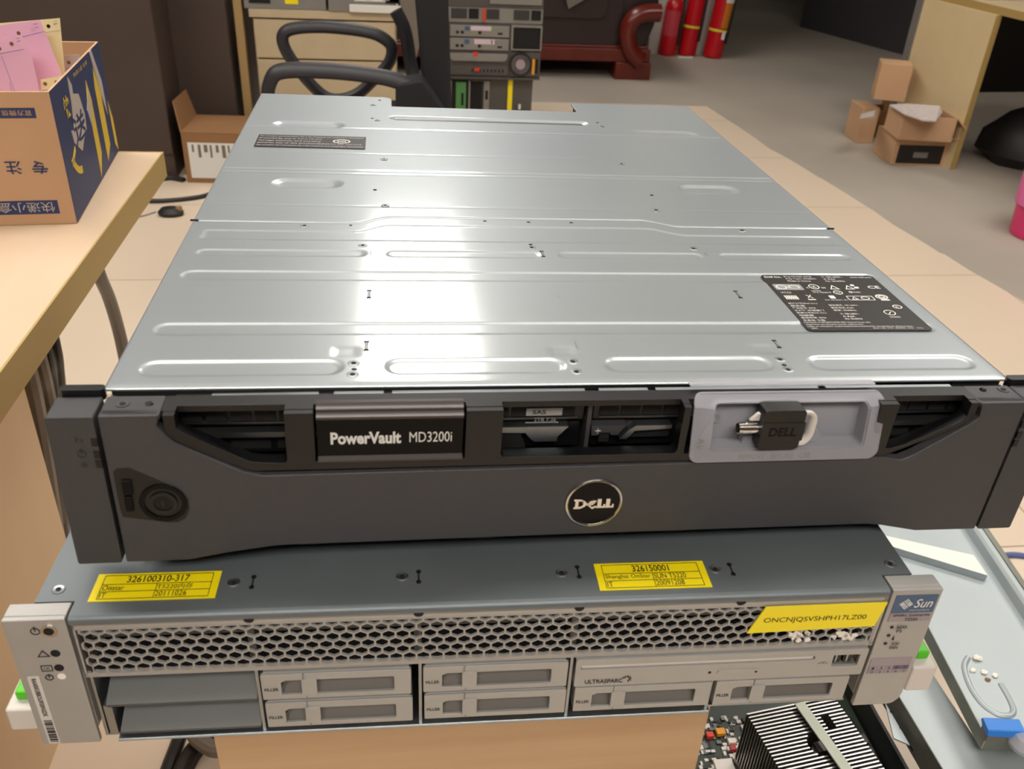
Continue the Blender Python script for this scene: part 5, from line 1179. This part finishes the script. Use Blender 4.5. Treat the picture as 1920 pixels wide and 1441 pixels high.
# ================================================================== lower right: opened machine, covers
zp = .285
MBd = empty('opened_chassis', loc=(.16, -.02, 0), label='opened machine with motherboard and finned heatsink, right of the wooden pedestal', cat='opened computer')
def ml(p): return Vector((p[0] - .16, p[1] + .02, p[2]))
b = MB(); b.box(0, .299, -.05, .44, .22, .235); b.box(.295, .299, -.05, .44, .235, .300); b.box(0, .003, -.05, .44, .235, .29); b.box(0, .30, .437, .44, .235, .345); b.build('tray', 'steeldk', MBd)
b = MB(); b.box(.004, .292, -.045, .36, .262, .266); b.box(.10, .105, -.045, .36, .2665, .2668); PC = b.build('motherboard', 'pcb', MBd)
b = MB()
for i in range(5): b.cyl((.03 + i * .06, .02 + (i % 2) * .2, .235), (.03 + i * .06, .02 + (i % 2) * .2, .262), .004, 8)
b.build('standoff', 'steel', MBd)
b = MB(); random.seed(11)
for i in range(150):
    u = random.uniform(1305, 1420); v = random.uniform(1345, 1450); p = ml(onz(u, v, .266)); s1 = random.uniform(.0012, .003); s2 = random.uniform(.0012, .003)
    if p.x > .005: b.box(p.x - s1, p.x + s1, p.y - s2, p.y + s2, .266, .266 + random.uniform(.001, .003), random.choice((0, 0, 1, 2)))
b.build('small_components', ['latch', 'cable', 'steeldk'], PC)['kind'] = 'stuff'
for u, v, w, m, nm in ((1351, 1371, .0055, 'orange', 'capacitor'), (1331, 1377, .0045, 'red', 'capacitor'), (1372, 1389, .0045, 'foam', 'chip'), (1358, 1436, .011, 'latch', 'chip'), (1375, 1402, .004, 'extlab', 'connector'), (1382, 1401, .003, 'foam', 'connector')):
    p = ml(onz(u, v, .27)); MB().box(p.x - w, p.x + w, p.y - w * .8, p.y + w * .8, .266, .272).build(nm, m, PC, bevel=.001)
# black connectors between heatsink and wall
b = MB()
for k in range(14):
    y_ = .02 + k * .018; b.box(.250, .270, y_, y_ + .012, .266, .300)
b.box(.245, .275, .0, .30, .266, .285); b.build('connector_block', 'dark', PC)
# heatsink
zh = .352
h0 = onz(1400, 1337, zh); h1 = onz(1565, 1322, zh); h2 = onz(1470, 1431, zh)
ex = (h1 - h0); ex.z = 0; LX = ex.length; ang = math.atan2(ex.y, ex.x); ey = (h2 - h0); print('hs', h0, h1, h2, math.degrees(ang), LX, math.degrees(math.atan2(ey.y, ey.x)))
ang = math.atan2(ex.y, ex.x) * .5 + (math.atan2(ey.y, ey.x) + math.pi / 2) * .5
Th = Matrix.Translation(ml(h0)) @ Matrix.Rotation(ang, 4, 'Z')
LX = .108; LY = .125; hh = zh - .2665
b = MB(Th); b.box(0, LX, -LY, 0, -hh, -hh + .010, 0)
nf = 28; cx_, cy_ = .060, -.052
for k in range(nf):
    y_ = -k * LY / nf; t = .0016
    segs = [(0, LX)]
    if abs(y_ - cy_) < .015:
        r_ = math.sqrt(max(0, .015 ** 2 - (y_ - cy_) ** 2)); segs = [(0, cx_ - r_), (cx_ + r_, LX)]
    if abs(y_ + .030) < .008: segs = [s_ for q in segs for s_ in ([(q[0], .078), (.088, q[1])] if q[0] < .078 < q[1] else [q])]
    for s0_, s1_ in segs: b.box(s0_, s1_, y_ - t, y_, -hh + .010, 0, 0)
HS = b.build('heatsink', 'alu', MBd); HS['label'] = 'aluminium heatsink with straight fins'
b = MB(Th); b.box(cx_ - .004, cx_ + .004, cy_ - .006, cy_ + .006, -hh + .01, -.006, 0); b.cyl((cx_, cy_, -hh + .01), (cx_, cy_, -.012), .007, 14, 0); b.build('mounting_post', 'aludk', HS)
b = MB(); pA = ml(onz(1498, 1318, zh + .004)); pB = ml(onz(1592, 1450, zh + .004)); t = (pB - pA).normalized(); n = Vector((-t.y, t.x, 0)) * .0062
b.hexa([pA - n, pA + n, pB + n, pB - n], [q + Vector((0, 0, .002)) for q in (pA - n, pA + n, pB + n, pB - n)]); b.build('clip_strap', 'strap', HS, bevel=.0005)
# slotted flap on the inside wall
b = MB(); Q = [ml(onz(u, v, .33)) for u, v in ((1662, 1318), (1690, 1322), (1735, 1405), (1722, 1408), (1708, 1398), (1675, 1385))]
b.prism([(min(q.x, .294), q.y) for q in Q], .330, .332); 
for u, v in ((1672, 1334), (1690, 1364)):
    q = ml(onz(u, v, .332)); b.prism(circ(q.x, q.y, .0022, 10), .3321, .3326, mi=1)
for i in range(4):
    q = ml(onz(1684 + i * 11, 1326 + i * 20, .332)); b.prism([(q.x - .001, q.y - .006), (q.x + .002, q.y - .006), (q.x + .002, q.y + .006), (q.x - .001, q.y + .006)], .3321, .3326, mi=1)
b.build('slotted_flap', ['cover', 'hole'], MBd)
tag(MB().box(.165, .46, -.06, .42, .006, .2195).box(.167, .458, -.062, -.06, .02, .20).build('steel_case', 'steeldk', bevel=.002), 'closed steel case on the floor carrying the opened machine', 'case')
# lower cover
zl = .350
lc = [onz(u, v, zl) for u, v in ((1690, 1309), (1768, 1441))]
xl = (lc[0].x + lc[1].x) / 2
g1 = onz(1752, 1268, zl); g2 = onz(1842, 1405, zl)
CV = empty('metal_cover', loc=(0, 0, 0), label='flat grey steel cover lying lower, beside the heatsink', cat='metal cover')
b = MB(); P = [(xl, -.02), (.74, -.02), (.74, .155), (g2.x, g2.y), (g1.x, g1.y), (g1.x + .004, .42), (xl, .42)]
b.prism(P, zl - .0015, zl); b.build('plate', 'cover', CV)
b = MB(); b.box(xl - .0012, xl + .0005, -.02, .42, zl - .036, zl); b.build('rim', 'coverrim', CV, bevel=.0004)
tag(MB().box(.476, .70, -.05, .13, .006, zl - .0025).box(.478, .698, -.052, -.05, .02, .30).build('steel_case', 'steeldk', bevel=.002), 'steel case on the floor carrying the lower metal cover', 'case')
# upper cover with blue latch
zu = .385
U = lambda u, v: onz(u, v, zu)
k0, k1, k2 = U(1738, 1168), U(1850, 1383), U(1920, 1401)
uD = (k0 - k1).normalized(); far = k1 + uD * .62
uR = Vector((uD.y, -uD.x, 0))
CU = empty('metal_cover', loc=(k1.x, k1.y, zu), label='large grey steel cover with a blue latch, under the right end of the array', cat='metal cover')
CU.rotation_euler = (0, 0, math.atan2(uD.y, uD.x) - R(90))
Ci = (Matrix.Translation((k1.x, k1.y, zu)) @ Matrix.Rotation(math.atan2(uD.y, uD.x) - R(90), 4, 'Z')).inverted()
def ul(u, v, z=zu): return Ci @ onz(u, v, z)
rR = ul(1920, 1150); rF = ul(1800, 990)
print('cover', k0, k1, 'right', rR, rF)
wr = (rR.x + rF.x) / 2
b = MB(); b.prism([(0, 0), (wr + .012, 0), (wr + .012, .62), (0, .62)], -.0015, 0)
b.build('plate', 'cover', CU)
b = MB(); b.box(-.0012, 0, 0, .62, -.018, 0); b.box(0, wr, -.0012, 0, -.018, 0); b.build('rim', 'coverrim', CU, bevel=.0004)
b = MB(); b.prism([(wr, -.002), (wr, .014), (wr + .004, .018), (wr + .010, .018), (wr + .012, .014), (wr + .012, -.002)], .10, .62, 'y'); b.build('folded_edge', 'cover', CU, bevel=.001)
b = MB(); b.box(wr + .0105, wr + .018, .08, .62, -.012, .019); b.build('side_rim', 'coverrim', CU, bevel=.0008)
# embossed oval groove: ring of half-round bead
pts = [ul(*q) for q in ((1815, 1232), (1808, 1250), (1818, 1285), (1840, 1318), (1868, 1338), (1892, 1341), (1900, 1332), (1893, 1312), (1876, 1282))]
b = MB(); b.tube([(p.x, p.y, -.0006) for p in pts], .0035, 10, 0, 6); b.build('pressed_groove', 'cover', CU, smooth=True)
c = ul(1880, 1372, zu + .012)
b = MB(); b.box(c.x - .0165, c.x + .0165, c.y - .004, c.y + .010, .001, .012); BL_ = b.build('latch_block', 'cableg', CU, bevel=.001)
b = MB(); b.prism([(c.y - .007, .012), (c.y + .006, .012), (c.y + .012, .017), (c.y + .010, .021), (c.y - .004, .019)], c.x - .0190, c.x + .0190, 'x'); b.build('blue_latch', 'bluepl', CU, bevel=.0012, seg=3)
# white bar across the cover
B0, B1 = U(1640, 1000), U(1858, 1085)
pa = ul(1620, 1000, zu + .012); pb = ul(1848, 1072, zu + .012); pc = ul(1835, 1042, zu + .012); pd = ul(1620, 993 - 8, zu + .012)
b = MB(); Pb = [(ul(1600, 1002, zu + .011)), (ul(1852, 1078, zu + .011)), (ul(1826, 1040, zu + .011)), (ul(1600, 990, zu + .011))]
Wc = CU.matrix_world
Ci_inv = Ci.inverted()
Q = [Ci_inv @ p for p in Pb]
b.add([(p.x, p.y, zu + .0003) for p in Q] + [(p.x, p.y, zu + .011) for p in Q], [(3, 2, 1, 0), (4, 5, 6, 7), (0, 1, 5, 4), (1, 2, 6, 5), (2, 3, 7, 6), (3, 0, 4, 7)])
b2 = [0, 0, 1, 1, 1, 1]; b.m = [0, 0, 1, 1, 1, 1]
tag(b.build('metal_bar', ['foam', 'steel'], bevel=.0006), 'pale flat bar lying across the large steel cover', 'bar')
# crumbs on the cover
for i, (u, v, r_, lab) in enumerate(((1833, 1232, .0042, 'large cream glue crumb, farthest on the steel cover'), (1825, 1254, .0028, 'small cream glue crumb at the left of the group on the steel cover'), (1846, 1258, .0030, 'cream glue crumb in the middle of the group on the steel cover'), (1867, 1264, .0028, 'rightmost cream glue crumb on the steel cover'), (1853, 1271, .0024, 'brown ring shaped crumb below the cream ones on the steel cover'))):
    p = onz(u, v, zu + .003); bm = bmesh.new(); bmesh.ops.create_icosphere(bm, subdivisions=2, radius=r_)
    for q in bm.verts: q.co *= random.uniform(.75, 1.2); q.co.z *= .6; q.co.x *= 1.3
    me = bpy.data.meshes.new('glue_crumb'); bm.to_mesh(me); bm.free(); me.materials.append(M['foam'] if i < 4 else M['kraftdk'])
    o = bpy.data.objects.new('glue_crumb', me); COL.objects.link(o); o.location = (p.x, p.y, zu + r_ * .6); tag(o, lab, 'crumb', 'glue crumbs on the steel cover')
# computer case under the large cover
tag(MB().box(.47, .68, .60, .77, .006, zu - .0195).box(.472, .678, .598, .60, .02, .34).build('computer_case', 'unitdk', bevel=.002), 'computer case on the floor hidden below the large steel cover', 'case')
# blue cable at the right
cable('cable', path([(1868, 1046, .010), (1885, 1041, .010), (1905, 1040, .010), (1930, 1044, .010), (1960, 1052, .010)]), .006, 'cableb', 'blue cable on the beige tiles at the right edge')
# clear plastic roll at the very bottom right corner
p = onz(1915, 1392, .40); b = MB(); b.lathe([(.003, 0), (.016, .002), (.018, .008), (.012, .016), (.004, .018)], 18, 0, Matrix.Translation((onz(1915, 1395, zu + .005).x + .004, onz(1915, 1395, zu + .005).y, zu + .0008)))
tag(b.build('plastic_cup', 'tray', smooth=True), 'small clear plastic cap on the steel cover at the right edge', 'plastic cap')

w = bpy.data.worlds.new('world'); scn.world = w; w.use_nodes = True
w.node_tree.nodes['Background'].inputs[0].default_value = (.05, .045, .04, 1); w.node_tree.nodes['Background'].inputs[1].default_value = 1
